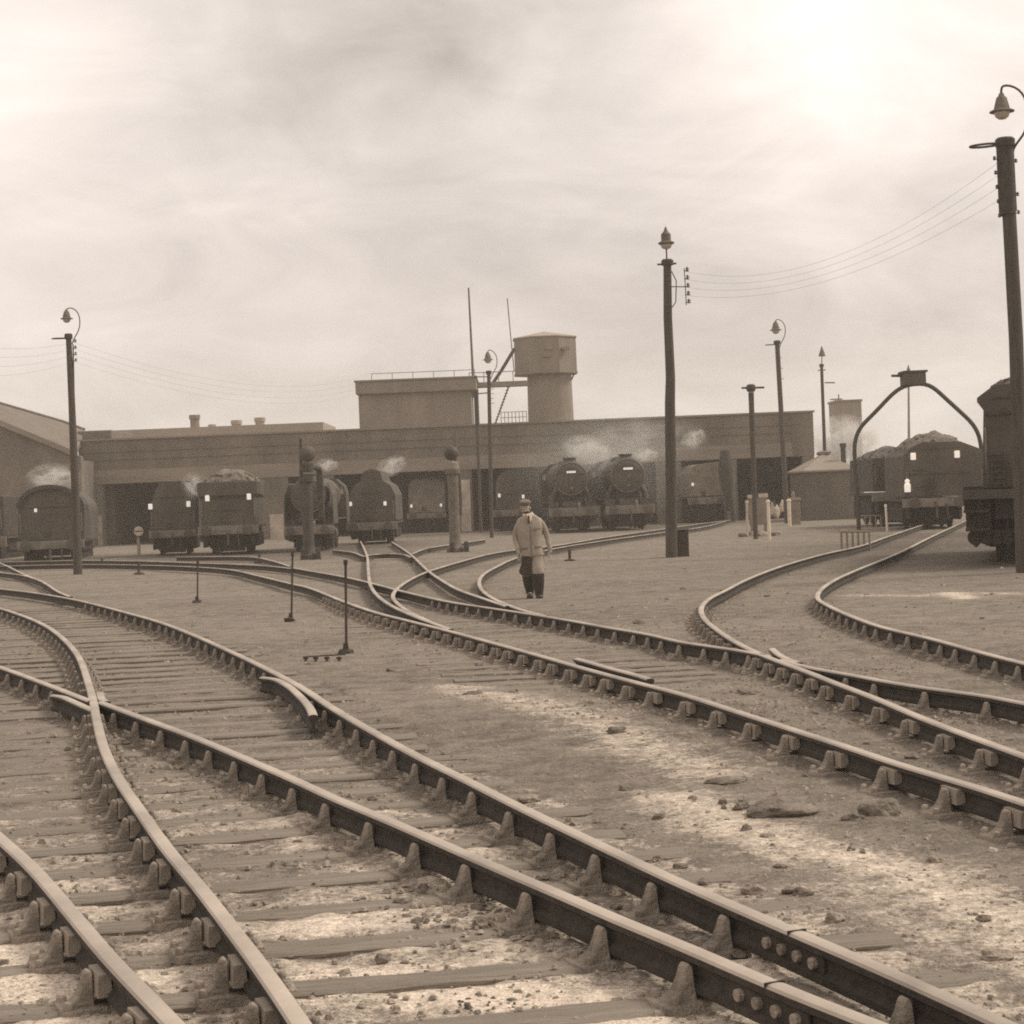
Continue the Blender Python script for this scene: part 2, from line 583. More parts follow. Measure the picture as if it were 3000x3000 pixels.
def check_rail(pts, label, flare=True):
    g = [G(x * S / 3000, y * S / 3000, RTOP) for x, y in pts]
    line = smooth_line(g, .06)
    mb = MB()
    sweep(mb, line, PROF, RTOP - .006)
    return tag(mb.build('check_rail', [M_RAILSIDE, M_RAILTOP], smooth=35), label, 'check rail')


check_rail([(768, 1981), (800, 1984), (840, 2002), (880, 2035), (908, 2068), (918, 2092)], 'short check rail with a flared end beside the long curved rail')
check_rail([(156, 2033), (180, 2036), (215, 2050), (250, 2066), (276, 2077)], 'short wing rail on the left of the crossing nose')
check_rail([(312, 2052), (300, 2046), (296, 2040), (292, 2025)], 'stub of wing rail right of the crossing nose')
check_rail([(1690, 1926), (1720, 1934), (1790, 1954), (1860, 1972), (1905, 1986)], 'dark check rail lying close inside the middle rail')
check_rail([(2262, 1897), (2280, 1912), (2310, 1928), (2340, 1938)], 'dark wing rail at the right hand crossing')

# ---- fishplates
for k, (px, py), lab in (('D', (2340, 2730), 1), ('C', (2300, 2892), 1)):
    p = G(px * S / 3000, py * S / 3000, RTOP)
    line = RLINE[k]
    i = min(range(1, len(line) - 1), key=lambda i: (line[i] - p).length)
    d = (line[i + 1] - line[i - 1]).normalized()
    if d.y > 0:
        d = -d
    a = math.atan2(d.y, d.x) - math.pi / 2
    mb = MB()
    for sx in (-1, 1):
        mb.box((sx * .013 - (.012 if sx < 0 else 0), -.23, FOOT + .036), (sx * .013 + (.012 if sx > 0 else 0), .23, FOOT + .102))
    fp = mb.build('fishplate', M_RAILSIDE, rails[k], bevel=.004)
    fp.location = line[i]
    fp.location.z = 0
    fp.rotation_euler = (0, 0, a)
    mb = MB()
    mb.box((-.037, -.004, RTOP - .012), (.037, .004, RTOP + .0035))
    mb.build('joint_gap', M_FRAME, fp)
    for j in range(4):
        mb = MB()
        mb.lathe([(.022, -.045), (.022, .045)], (0, -.17 + j * .113, FOOT + .07), 'x', n=8)
        mb.build('bolt', M_CHAIR, fp, bevel=.003)

# ------------------------------------------------------------------ ground
ASH = []                                            # pale spills: (polyline, half width, strength)


def spill(pts, w, s):
    ASH.append(([G(x * S / 3000, y * S / 3000) for x, y in pts], w, s))


spill([(1330, 2010), (1500, 2050), (1700, 2095), (1900, 2190), (2080, 2260)], .42, .55)
spill([(1980, 2330), (2150, 2420), (2330, 2480), (2500, 2510), (2680, 2560), (2850, 2650), (3000, 2740), (3150, 2830)], .36, .68)
spill([(2450, 2600), (2650, 2680), (2900, 2800)], .30, .45)
spill([(900, 2880), (1250, 2860), (1600, 2940), (1900, 3000)], .46, 1.0)
spill([(760, 2720), (1000, 2740), (1200, 2800)], .28, .55)
spill([(0, 2760), (110, 2880), (200, 3000), (200, 3060)], .28, 1.0)
spill([(500, 2640), (600, 2800), (760, 2960), (900, 3060)], .25, .7)
spill([(560, 2420), (800, 2400), (1000, 2460)], .45, .35)
spill([(2500, 1742), (2700, 1745), (2790, 1735), (2980, 1738)], .35, .5)
spill([(2780, 1735), (2830, 1752)], .3, .8)
spill([(1700, 2120), (1760, 2180), (2150, 2200)], .5, .2)
spill([(250, 2300), (600, 2230), (420, 2180)], .7, .25)


def seg_d(p, a, b):
    ab = b - a
    t = max(0, min(1, (p - a).dot(ab) / max(1e-6, ab.length_squared)))
    return (p - a - ab * t).length


OIL_SHADE = [(G(93, 1060), 3.0), (G(330, 1050), 3.0), (G(430, 1050), 3.0), (G(584, 1044), 3.5), (G(703, 1030), 3.0), (G(1083, 1000), 4.0), (G(1190, 995), 4.0), (G(960, 1003), 3.5), (G(1338, 988), 3.0), (G(800, 1010), 4.0), (G(1800, 1010), 3.0), (G(1740, 1030), 4.0), (G(1830, 1050), 3.5), (G(1900, 1062), 3.0), (G(1260, 1330 * 1.0), 0.0)]  # oil and the shade under vehicles, both darkened into the ground colour
SHEDY = 101.0


def ground_h(x, y):
    """height of the ash surface"""
    v = Vector((x, y, 0))
    h = .022 * noise.noise(v * .35) + .012 * noise.noise(v * 1.3 + Vector((5, 0, 0)))
    near = max(0, min(1, (40 - y) / 25))
    h += near * (.014 * noise.noise(v * 3.6) + .010 * noise.noise(v * 8.3) + .006 * noise.noise(v * 17))
    return h - .006


mb = MB()
ys = [-60, -35, -20, -10, -4, 0, 2.5, 4]
yv = 4.6
while yv < 45:
    ys.append(yv)
    yv *= 1.0075
while yv < 320:
    ys.append(yv)
    yv *= 1.05
ts = [-1 + 2 * i / 270 for i in range(271)]
outer = [1.15, 1.4, 1.9, 2.8, 4.5, 8, 15, 30]
ts = [-t for t in reversed(outer)] + ts + outer
vs, ash, oil_shade = [], [], []
zone_left = RLINE['D']
dmax = {}
for yy in ys:
    half = 1.6 + max(0, yy) * .33
    for t in ts:
        x = t * half
        x = max(-320, min(320, x)) if abs(t) < 30 else (330 if t > 0 else -330)
        h = ground_h(x, yy)
        a = 0.0
        o = 0.0
        if 4 <= yy < 60 and abs(t) <= 1.15:
            p = Vector((x, yy, 0))
            for pl, w, s in ASH:
                d = min(seg_d(p, a0, b0) for a0, b0 in zip(pl[:-1], pl[1:])) if len(pl) > 1 else 9
                k = d / w
                if k < 2.2:
                    a = max(a, s * math.exp(-k * k * 1.1))
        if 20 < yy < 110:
            for c, w in OIL_SHADE:
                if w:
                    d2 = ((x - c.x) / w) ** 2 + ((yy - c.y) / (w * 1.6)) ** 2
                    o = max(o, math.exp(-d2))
        vs.append((x, yy, h))
        ash.append(a)
        oil_shade.append(o)
nx_ = len(ts)
fs = []
for i in range(len(ys) - 1):
    for j in range(nx_ - 1):
        fs.append((i * nx_ + j, i * nx_ + j + 1, (i + 1) * nx_ + j + 1, (i + 1) * nx_ + j))
# sink the ash between the sleepers, bank it against chairs and rails
import bisect
left_sl = sorted([q for q in SLEEPERS if q[2] > 3], key=lambda q: q[0].y)
left_ys = [q[0].y for q in left_sl]
bank = []
for k in ('A', 'B', 'C', 'D', 'F', 'G', 'H', 'I', 'J'):
    bank += [(p.x, p.y) for p in RLINE[k][::3] if 4 < p.y < 35]
cells = {}
for p in bank:
    cells.setdefault((int(p[0] // .5), int(p[1] // .5)), []).append(p)
lx = RLINE['D']
dx = sorted((p.y, p.x) for p in lx)
dys = [a for a, b in dx]
for i, (x, yy, h) in enumerate(vs):
    if not 4 < yy < 36:
        continue
    best = 9
    cx, cy = int(x // .5), int(yy // .5)
    for a in (-1, 0, 1):
        for b in (-1, 0, 1):
            for q in cells.get((cx + a, cy + b), ()):
                best = min(best, (x - q[0]) ** 2 + (yy - q[1]) ** 2)
    if best < .2:
        k = math.exp(-best / .02)
        h += .020 * k * (.4 + noise.noise(Vector((x * 5, yy * 5, 4))))
    j = min(len(dx) - 1, bisect.bisect_left(dys, yy))
    if x < dx[j][1] + .6:
        # turnout: bare timber shows through, more so farther up
        m = noise.noise(Vector((x * .5, yy * .5, 9)))
        gap = 1.0
        for sp, dv, ln in left_sl[max(0, bisect.bisect_left(left_ys, yy + .18 * abs(x) - 3.2) - 1):]:
            rx, ry = x - sp.x, yy - sp.y
            al = rx * dv.x + ry * dv.y
            if sp.y > yy + 3.5:
                break
            if -.1 < al < ln + .1:
                gap = min(gap, abs(-rx * dv.y + ry * dv.x))
        if gap < 1:
            g_ = max(0, min(1, (gap - .10) / .05))
            cr = noise.noise(Vector((x * 1.1, yy * 1.1, 21))) + .5 * noise.noise(Vector((x * 3, yy * 3, 5)))
            ash[i] = max(ash[i] * (.45 + .55 * g_), g_ * max(0, min(1, (16 - yy) / 8)) * (.50 + .55 * cr))
            h += -.008 * (1 - g_) + .012 * g_ * (cr - .1)
        h += -.006 - .008 * max(0, min(1, (yy - 12) / 5)) + .010 * m + .016 * max(0, ash[i] - .3)
    vs[i] = (x, yy, h)
mb.add(vs, fs)
me = bpy.data.meshes.new('ground')
me.from_pydata(mb.v, [], mb.f)
for nm, dat in (('ash', ash), ('oil_shade', oil_shade)):
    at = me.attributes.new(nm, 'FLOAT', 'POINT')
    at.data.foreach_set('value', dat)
me.polygons.foreach_set('use_smooth', [True] * len(me.polygons))
ground = bpy.data.objects.new('ground', me)
col.objects.link(ground)
tag(ground, 'trodden brown ash and cinder ground of the yard with pale spills', kind='structure')

m = bpy.data.materials.new('ash_ground')
m.use_nodes = True
nt = m.node_tree
N, L = nt.nodes, nt.links
b = N['Principled BSDF']
b.inputs['Roughness'].default_value = .95
b.inputs['Specular IOR Level'].default_value = .15
tc = N.new('ShaderNodeTexCoord')


def nz(scale, detail=6, rough=.6, vec=None, dist=0):
    n = N.new('ShaderNodeTexNoise')
    n.inputs['Scale'].default_value = scale
    n.inputs['Detail'].default_value = detail
    n.inputs['Roughness'].default_value = rough
    n.inputs['Distortion'].default_value = dist
    L.new(vec or tc.outputs['Object'], n.inputs['Vector'])
    return n.outputs['Fac']


def mrange(v, a, b_, c, d):
    n = N.new('ShaderNodeMapRange')
    for k, q in zip(('From Min', 'From Max', 'To Min', 'To Max'), (a, b_, c, d)):
        n.inputs[k].default_value = q
    L.new(v, n.inputs['Value'])
    return n.outputs[0]


def mth(op, a, b_):
    n = N.new('ShaderNodeMath')
    n.operation = op
    for i, q in enumerate((a, b_)):
        if isinstance(q, (int, float)):
            n.inputs[i].default_value = q
        else:
            L.new(q, n.inputs[i])
    return n.outputs[0]


def mixc(f, a, b_):
    n = N.new('ShaderNodeMix')
    n.data_type = 'RGBA'
    L.new(f, n.inputs['Factor'])
    for i, q in ((6, a), (7, b_)):
        if isinstance(q, tuple):
            n.inputs[i].default_value = q
        else:
            L.new(q, n.inputs[i])
    return n.outputs[2]


mpx = N.new('ShaderNodeMapping')
mpx.inputs['Scale'].default_value = (.35, 1.0, 1)
mpx.inputs['Rotation'].default_value = (0, 0, R(-12))
L.new(tc.outputs['Object'], mpx.inputs[0])
big = nz(.55, 8, .62, mpx.outputs[0], .4)
mid = nz(3.2, 8, .65)
fine = nz(26, 5, .65)
grit = nz(95, 3, .6)
c = mixc(mrange(big, .35, .66, 0, 1), tint(.15), tint(.23))
c = mixc(mrange(mid, .44, .70, 0, .6), c, tint(.33))
c = mixc(mrange(mid, .26, .45, .7, 0), c, tint(.085))
# pale ash spills with broken edges
aat = N.new('ShaderNodeAttribute')
aat.attribute_name = 'ash'
af = mth('ADD', aat.outputs['Fac'], mth('ADD', mrange(nz(5.5, 8, .7), .3, .7, -.36, .30), mrange(nz(24, 5, .7), .3, .7, -.26, .26)))
af = mth('MULTIPLY', mrange(af, .22, .85, 0, 1), mrange(aat.outputs['Fac'], .02, .2, 0, 1))
c = mixc(af, c, tint(.64))
# specks: dark cinders and pale crumbs
vo = N.new('ShaderNodeTexVoronoi')
vo.inputs['Scale'].default_value = 38
L.new(tc.outputs['Object'], vo.inputs['Vector'])
sp = mth('MULTIPLY', mrange(vo.outputs['Distance'], .14, .30, 1, 0), mrange(nz(1.9, 4, .6), .42, .58, 0, 1))
c = mixc(mth('MULTIPLY', sp, .8), c, tint(.085))
vo2 = N.new('ShaderNodeTexVoronoi')
vo2.inputs['Scale'].default_value = 17
L.new(tc.outputs['Object'], vo2.inputs['Vector'])
sp2 = mth('MULTIPLY', mrange(vo2.outputs['Distance'], .08, .17, 1, 0), mrange(nz(2.7, 4, .6), .48, .62, 0, 1))
c = mixc(mth('MULTIPLY', sp2, .8), c, tint(.62))
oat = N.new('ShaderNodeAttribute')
oat.attribute_name = 'oil_shade'
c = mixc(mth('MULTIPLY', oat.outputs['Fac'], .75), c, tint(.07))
g = mth('MULTIPLY', mrange(fine, .25, .75, .58, 1.38), mrange(grit, .25, .75, .65, 1.35))
vm = N.new('ShaderNodeVectorMath')
vm.operation = 'SCALE'
L.new(c, vm.inputs[0])
L.new(g, vm.inputs['Scale'])
L.new(vm.outputs[0], b.inputs['Base Color'])
bp = N.new('ShaderNodeBump')
bp.inputs['Strength'].default_value = .8
bp.inputs['Distance'].default_value = .035
L.new(mth('ADD', mth('MULTIPLY', fine, .55), mth('ADD', mth('MULTIPLY', grit, .3), mid)), bp.inputs['Height'])
L.new(bp.outputs['Normal'], b.inputs['Normal'])
me.materials.append(m)

# ---- loose cinders no one could count
mb = MB()
rc = random.Random(11)
CH = [(1, -1, -.6), (1, 1, -.6), (-1, 1, -.6), (-1, -1, -.6), (.5, -.6, .7), (.6, .5, .8), (-.5, .6, .6), (-.6, -.5, .75)]
CF_ = [(0, 3, 2, 1), (4, 5, 6, 7), (0, 1, 5, 4), (1, 2, 6, 5), (2, 3, 7, 6), (3, 0, 4, 7)]


def crumb(mb, x, y, z, r):
    a = rc.uniform(0, 6.3)
    ca, sa = math.cos(a), math.sin(a)
    sx, sy, sz = r * rc.uniform(.7, 1.4), r * rc.uniform(.6, 1.1), r * rc.uniform(.4, .9)
    vs = []
    for px, py, pz in CH:
        px, py, pz = px * sx * rc.uniform(.6, 1.2), py * sy * rc.uniform(.6, 1.2), pz * sz * rc.uniform(.7, 1.2)
        vs.append((x + px * ca - py * sa, y + px * sa + py * ca, z + pz))
    mb.add(vs, CF_)


for k, n, sp_ in (('A', 160, .3), ('B', 330, .3), ('C', 800, .24), ('D', 700, .22), ('F', 900, .3), ('G', 350, .4), ('I', 700, .35), ('H', 500, .3), ('J', 250, .35)):
    ln = [p for p in RLINE[k] if 5 < p.y < 30]
    for _ in range(n):
        p = rc.choice(ln)
        x, yq = p.x + rc.gauss(0, sp_), p.y + rc.gauss(0, sp_)
        crumb(mb, x, yq, ground_h(x, yq) + .004, rc.choice((.006, .008, .01, .013, .018, .026)))
for _ in range(1500):
    yq = rc.uniform(20, 62)
    x = rc.uniform(-.31, .31) * yq
    crumb(mb, x, yq, ground_h(x, yq) + .001, rc.choice((.015, .02, .025, .03, .045)))
for _ in range(6500):
    yq = 6 + 20 * rc.random() ** 1.5
    x = rc.uniform(-.33, .33) * yq
    crumb(mb, x, yq, ground_h(x, yq) + .001, rc.choice((.004, .005, .006, .007, .009, .013)) * (1 + .02 * yq))
# thicker cinder banks between the right hand rails
for (px, py, n, w) in ((2250, 2080, 260, .5), (2450, 1960, 260, .5), (2750, 2100, 200, .35), (1560, 1900, 120, .5), (1450, 2680, 200, .22), (1330, 2600, 160, .25), (2350, 2000, 200, .5), (1850, 2080, 160, .5)):
    c0 = G(px * S / 3000, py * S / 3000)
    for _ in range(n):
        x, yq = c0.x + rc.gauss(0, w), c0.y + rc.gauss(0, w * 1.2)
        crumb(mb, x, yq, ground_h(x, yq) + .006, rc.choice((.006, .009, .013, .02)))
tag(mb.build('cinders', M_CINDER), 'loose cinders and clinker crumbs strewn along the rails', kind='stuff')

# ---- stones one can count (photo points at 1932)
ST = [
    (1660, 1515, 40, 22, .55, 'large flat angular stone lying beside the middle rail below its chairs', 0),
    (1470, 1516, 70, 18, .28, 'long flat slab of dark clinker on the pale ash', 0),
    (1388, 1508, 32, 14, .6, 'heap of small dark clinker next to the long flat slab', 0),
    (1610, 1535, 20, 12, .7, 'small pointed lump just below the large flat stone', 0),
    (1375, 1465, 34, 9, .3, 'thin dark plank fragment half buried behind the long slab', 0),
    (1165, 1372, 20, 9, .4, 'dark curled scrap lying on the pale strip between the tracks', 0),
    (995, 1501, 24, 10, .7, 'brick lying against the far side of the long curved rail', 1),
    (893, 1304, 18, 6, .3, 'flat dark scrap at the far end of the pale strip', 0),
    (965, 1300, 16, 5, .5, 'small dark lumps right of the flat scrap on the pale strip', 0),
    (1610, 1593, 20, 8, .5, 'dark broken clinker on the bright edge of the pale strip', 0),
    (1766, 1612, 14, 12, .8, 'round cobble standing alone near the bright ash strip', 1),
    (1447, 1570, 18, 8, .6, 'low grey lump in the middle of the pale ash', 1),
    (1575, 1726, 18, 14, .8, 'rounded stone on the ash near the right bottom of the yard', 1),
    (1422, 1669, 20, 13, .8, 'pale knobbly stone behind the fishplate of the long rail', 1),
    (1515, 1677, 20, 11, .7, 'dark split clinker lump right of the knobbly stone', 0),
    (1880, 1797, 30, 14, .5, 'broad low stone near the right edge of the ash', 1),
    (1241, 1612, 10, 9, .8, 'small black cinder lump close behind the long rail', 0),
    (1281, 1630, 14, 8, .7, 'second dark cinder lump next to a smaller black one', 0),
    (1325, 1655, 9, 10, .9, 'upright dark cinder behind the long rail, last of three', 0),
    (701, 1502, 10, 6, .6, 'small dark block between the two front tracks', 0),
    (1415, 1303, 18, 7, .4, 'dark flake of clinker between the rails of the middle track', 0),
    (1205, 1170, 12, 5, .5, 'dark lump lying against the far rail of the middle track', 0),
]
for i, (px, py, hw, hh, rr, lab, pale) in enumerate(ST):
    p = G(px, py + hh)
    sc_ = (p - CAM).length / (S * FOC)
    mb = MB()
    if 'heap' in lab or 'lumps' in lab or 'broken' in lab:
        for q in range(9):
            mb.lump((rc.uniform(-.8, .8) * hw * sc_, rc.uniform(-.12, .12), hh * sc_ * rc.uniform(.2, .7)), hw * sc_ * rc.uniform(.16, .34), hw * sc_ * .25, hh * sc_ * rc.uniform(.35, .7), i + q, .5)
    else:
        mb.lump((0, 0, hh * sc_ * .42), hw * sc_ * .95, max(hw * .6, hh) * sc_, hh * sc_ * (1.05 if hh > 15 else .85), i + 1, .26 if hh > 15 else .42, sub=3)
    o = mb.build('stone', M_STONEP if pale else M_STONE, loc=(p.x, p.y, ground_h(p.x, p.y) - .006))
    tag(o, lab, 'stone')
small = []
for i in range(46):
    v = rc.random()
    px, py = rc.uniform(700, 1920), rc.uniform(1090, 1850)
    p = G(px, py)
    r = rc.uniform(.012, .030) * (1 + .02 * p.y)
    if min((p - q).length for k in ('C', 'D', 'F', 'I', 'G', 'J', 'H') for q in RLINE[k][::6]) < .2:
        continue
    mb = MB()
    mb.lump((0, 0, r * .25), r * 1.3, r, r * .7, i, .5, sub=2)
    o = mb.build('clinker_lump', M_STONE, loc=(p.x, p.y, ground_h(p.x, p.y)))
    tag(o, 'small dark lump of clinker lying loose on the ash', 'clinker', 'small clinker lumps scattered over the yard')

# ------------------------------------------------------------------ poles and lamps


def arc2(c, r, a0, a1, n=8):
    return [(c[0] + r * math.cos(R(a0 + (a1 - a0) * i / n)), 0, c[1] + r * math.sin(R(a0 + (a1 - a0) * i / n))) for i in range(n + 1)]


def wpts(pts, Y, base):
    """photo points at distance Y, relative to base"""
    return [W(x, y, Y) - base for x, y in pts]


def lamp_head(parent, top, k, glass=True):
    """bell shade hanging from top (local point); k is its half width"""
    mb = MB()
    mb.lathe([(k * .22, -.0), (k * .30, -k * .25), (k * .5, -k * .45), (k * .68, -k * 1.15), (k * .78, -k * 1.55), (k * 1.18, -k * 1.72), (k * 1.2, -k * 1.82), (k * .7, -k * 1.84)], top, n=20)
    sh = mb.build('lamp_shade', M_IRONG, parent, smooth=40)
    mb = MB()
    mb.lathe([(k * .74, -k * 1.8), (k * .76, -k * 1.95), (k * .62, -k * 2.3), (k * .35, -k * 2.5), (k * .05, -k * 2.56)], top, n=18)
    mb.build('glass_bowl', M_GLASS, sh, smooth=True)
    return sh


def pole(name, label, cat, base, ctr, r0, r1, group=None, material=None, cap=True, part='pole'):
    """base: photo point on the ground; ctr: photo points of the pole's axis upwards"""
    b = G(*base)
    t = thing(name, label, cat, b, group=group)
    pts = [Vector((0, 0, -.3))] + wpts(ctr, b.y, b)
    pts[0] = Vector((0, 0, 0)) - (pts[1].normalized() * .3)
    mb = MB()
    full = []
    for a, c in zip(pts[:-1], pts[1:]):
        full += [a.lerp(c, i / 4) for i in range(4)]
    full.append(pts[-1])
    mb.tube(full, r0, 12, r1=r1)
    mb.build(part, material or M_POLE, t, smooth=40)
    if cap:
        mb = MB()
        q = pts[-1]
        mb.lathe([(r1 * 1.5, -.12), (r1 * 1.55, .0), (r1 * 1.2, .04)], q, n=12)
        mb.build('pole_cap', M_IRON, t)
    return t, b, pts


def goose(t, b, pts_px, r, head, hk):
    g = wpts(pts_px, b.y, b)
    line = smooth_line(g, .08)
    mb = MB()
    mb.tube(line, r, 8)
    mb.build('bracket_arm', M_IRON, t, smooth=True)
    lamp_head(t, wpts([head], b.y, b)[0], hk)


def ring_arm(t, b, p0, p1, w, r):
    """flat loop standing out sideways from the pole top"""
    a, c = wpts([p0, p1], b.y, b)
    d = c - a
    ln = d.length
    d.normalize()
    nrm = Vector((0, 1, 0))
    pts = []
    for i in range(21):
        th = 2 * math.pi * i / 20
        pts.append(a + d * (ln / 2 * (1 - math.cos(th))) + nrm * (w * math.sin(th)))
    mb = MB()
    mb.tube(pts, r, 6, cap=False)
    mb.build('ring_arm', M_IRON, t, smooth=True)


def insulator(t, p, side, k=1.0):
    mb = MB()
    mb.tube([p, p + Vector((side * .10 * k, 0, 0))], .012 * k, 6)
    mb.lathe([(.028 * k, 0), (.045 * k, .02 * k), (.03 * k, .05 * k), (.045 * k, .07 * k), (.02 * k, .11 * k)], p + Vector((side * .11 * k, 0, -.02)), n=10)
    mb.build('insulator', M_CERAM, t, smooth=40)


def step_iron(t, p, side):
    mb = MB()
    mb.tube([p, p + Vector((side * .11, 0, 0)), p + Vector((side * .12, 0, .03))], .012, 6)
    mb.build('step_iron', M_IRON, t)


LG = 'lamp posts of the yard'
# right hand pole
t, b, pt = pole('lamp_post', 'tall timber lamp post at the right edge, its gooseneck lamp cut by the frame', 'lamp post', (1931, 1080), [(1917, 640), (1905, 420), (1896, 264)], .135, .12, LG)
RP, RPB = t, b
goose(t, b, [(1908, 300), (1911, 278), (1924, 264), (1935, 248), (1939, 215), (1935, 184), (1922, 167), (1905, 161), (1892, 161), (1889, 166), (1889, 176)], .022, (1889, 176), .19)
ring_arm(t, b, (1886, 272), (1830, 277), .16, .022)
mb = MB()
q = wpts([(1895, 264), (1901, 405)], b.y, b)
mb.tube([q[0], q[1]], .155, 12)
mb.build('crossarm_sleeve', M_IRON, t, smooth=40)
for i in range(5):
    insulator(t, wpts([(1884 + i * 2.4, 300 + i * 27)], b.y, b)[0], -1, .7)
mb = MB()
mb.tube(wpts([(1911, 280), (1916, 380), (1917, 398)], b.y, b), .02, 8)
mb.build('conduit_pipe', M_IRON, t)
for yy in (305, 368, 402):
    insulator(t, wpts([(1909 + (yy - 300) * .05, yy)], b.y, b)[0], 1, .7)
mb = MB()
mb.tube(wpts([(1922, 1040), (1921, 603)], b.y + .05, b), .05, 8)
mb.build('cable_casing', M_POLEP, t)

# left hand pole
t, b, pt = pole('lamp_post', 'lone timber lamp post in front of the gabled shed, gooseneck bending right', 'lamp post', (147, 1083), [(141, 900), (135, 750), (129, 632)], .135, .08, LG)
LP, LPB = t, b
goose(t, b, [(136, 650), (138, 640), (147, 628), (151, 612), (149, 592), (141, 582), (130, 580), (125, 584)], .016, (125, 584), .155)
ring_arm(t, b, (126, 638), (98, 639), .1, .018)
for i in range(4):
    insulator(t, wpts([(136 + i * .4, 645 + i * 12)], b.y, b)[0], 1, .9)
mb = MB()
mb.tube(wpts([(138, 650), (140, 760), (146, 1000)], b.y, b), .022, 6)
mb.build('conduit_pipe', M_IRON, t)

# pole in the middle of the shed front
t, b, pt = pole('lamp_post', 'slim lamp post in front of the shed by the water tower, gooseneck bending right', 'lamp post', (928, 1014), [(925, 850), (922, 701)], .09, .085, LG)
goose(t, b, [(926, 715), (929, 706), (936, 694), (938, 680), (934, 666), (926, 660), (921, 660), (920, 664)], .018, (920, 664), .2)
for i in range(5):
    step_iron(t, wpts([(926 + i * .3, 725 + i * 9)], b.y, b)[0], 1)
ring_arm(t, b, (919, 711), (895, 711), .08, .018)

t, b, pt = pole('cable_pole', 'dark pole without lamp beside the slim lamp post at the shed', 'pole', (908, 1005), [(902, 850), (898, 737)], .085, .085)
mb = MB()
mb.tube(wpts([(899, 743), (922, 741)], b.y, b), .03, 6)
mb.build('crossarm', M_IRON, t)
mb = MB()
mb.lathe([(.12, -1.7), (.12, .0), (.09, .05)], wpts([(898, 738)], b.y, b)[0], n=10)
mb.build('cable_sleeve', M_IRON, t)

# tall central pole, lamp upright on its tip
t, b, pt = pole('lamp_post', 'tallest timber lamp post with upright lamp, a dark box at its foot', 'lamp post', (1267, 1052), [(1266, 900), (1264, 760), (1265, 712), (1260, 600), (1259, 492)], .16, .105, LG)
MP, MPB = t, b
q = wpts([(1258, 490), (1257, 462), (1256, 436), (1240, 499), (1276, 497)], b.y, b)
mb = MB()
mb.tube([q[0], q[1]], .02, 8)
mb.build('lamp_spigot', M_IRON, t)
mb = MB()
mb.lathe([(.06, -.02), (.20, .02), (.22, .06), (.13, .1), (.13, .28), (.06, .36), (.03, .44), (.012, .48)], q[1], n=16)
sh = mb.build('lamp_shade', M_IRONG, t, smooth=40)
mb = MB()
mb.lathe([(.03, -.12), (.11, -.09), (.15, -.02), (.15, .02)], q[1], n=16)
mb.build('glass_bowl', M_GLASS, sh, smooth=True)
mb = MB()
mb.tube([q[3], q[4]], .025, 6)
mb.build('crossarm', M_IRON, t)
for i in range(5):
    p = wpts([(1290 + i * .8, 511 + i * 15)], b.y, b)[0]
    insulator(t, p, .8, 1.1)
mb = MB()
mb.tube(wpts([(1267, 512), (1276, 530), (1275, 570), (1268, 580)], b.y, b), .014, 6)
mb.tube(wpts([(1291, 506), (1295, 576)], b.y, b), .012, 6)
mb.tube(wpts([(1266, 541), (1293, 541)], b.y, b), .014, 6)
mb.build('insulator_rack', M_IRON, t)

t, b, pt = pole('lamp_post', 'lamp post with many step irons standing before the shed end wall, gooseneck bending right', 'lamp post', (1485, 987), [(1475, 800), (1466, 644)], .13, .11, LG)
goose(t, b, [(1470, 660), (1472, 650), (1479, 638), (1482, 624), (1479, 610), (1471, 603), (1465, 602), (1463, 606)], .02, (1463, 606), .24)
ring_arm(t, b, (1463, 650), (1444, 651), .1, .02)
for i in range(7):
    p = wpts([(1469 + i * 1.0, 665 + i * 10)], b.y, b)[0]
    step_iron(t, p, 1 if i % 2 else -1)

t, b, pt = pole('lamp_post', 'distant lamp post with an upright lamp behind the hipped roof hut', 'lamp post', (1566, 974), [(1556, 850), (1550, 688)], .11, .085, LG)
q = wpts([(1550, 688), (1551, 672), (1556, 722), (1575, 722), (1543, 699), (1558, 698)], b.y, b)
mb = MB()
mb.tube([q[0], q[1]], .025, 6)
mb.build('lamp_spigot', M_IRON, t)
mb = MB()
mb.lathe([(.20, 0), (.19, .04), (.12, .26), (.05, .46), (.02, .55)], q[1], n=16)
mb.build('lamp_shade', M_IRONG, t, smooth=40)
mb = MB()
mb.tube([q[2], q[3]], .035, 6)
mb.tube([q[4], q[5]], .025, 6)
mb.build('crossarm', M_IRON, t)

t, b, pt = pole('lamp_post', 'thin pale lamp post far behind, seen through the bent pipe arch', 'lamp post', (1716, 960), [(1715, 830), (1714, 697)], .11, .06, LG, M_POLEP, cap=False)
mb = MB()
mb.lathe([(.14, -.08), (.13, -.05), (.07, .1), (.03, .26), (.01, .3)], pt[-1], n=12)
mb.build('lamp_shade', M_IRONG, t, smooth=40)

# slim T headed pole
t, b, pt = pole('signal_pole', 'slim T-headed pole by the white posts before the shed end wall', 'pole', (1426, 1017), [(1421, 860), (1417, 740)], .08, .095, None, M_POLE, cap=False)
q = wpts([(1399, 732), (1442, 731), (1417, 738)], b.y, b)
mb = MB()
mb.tube([q[0], q[1]], .035, 6)
mb.build('crossarm', M_IRON, t)
mb = MB()
mb.lathe([(.12, -.02), (.17, .08), (.15, .2), (.08, .24)], q[2], n=12)
mb.build('pole_cap', M_IRON, t)

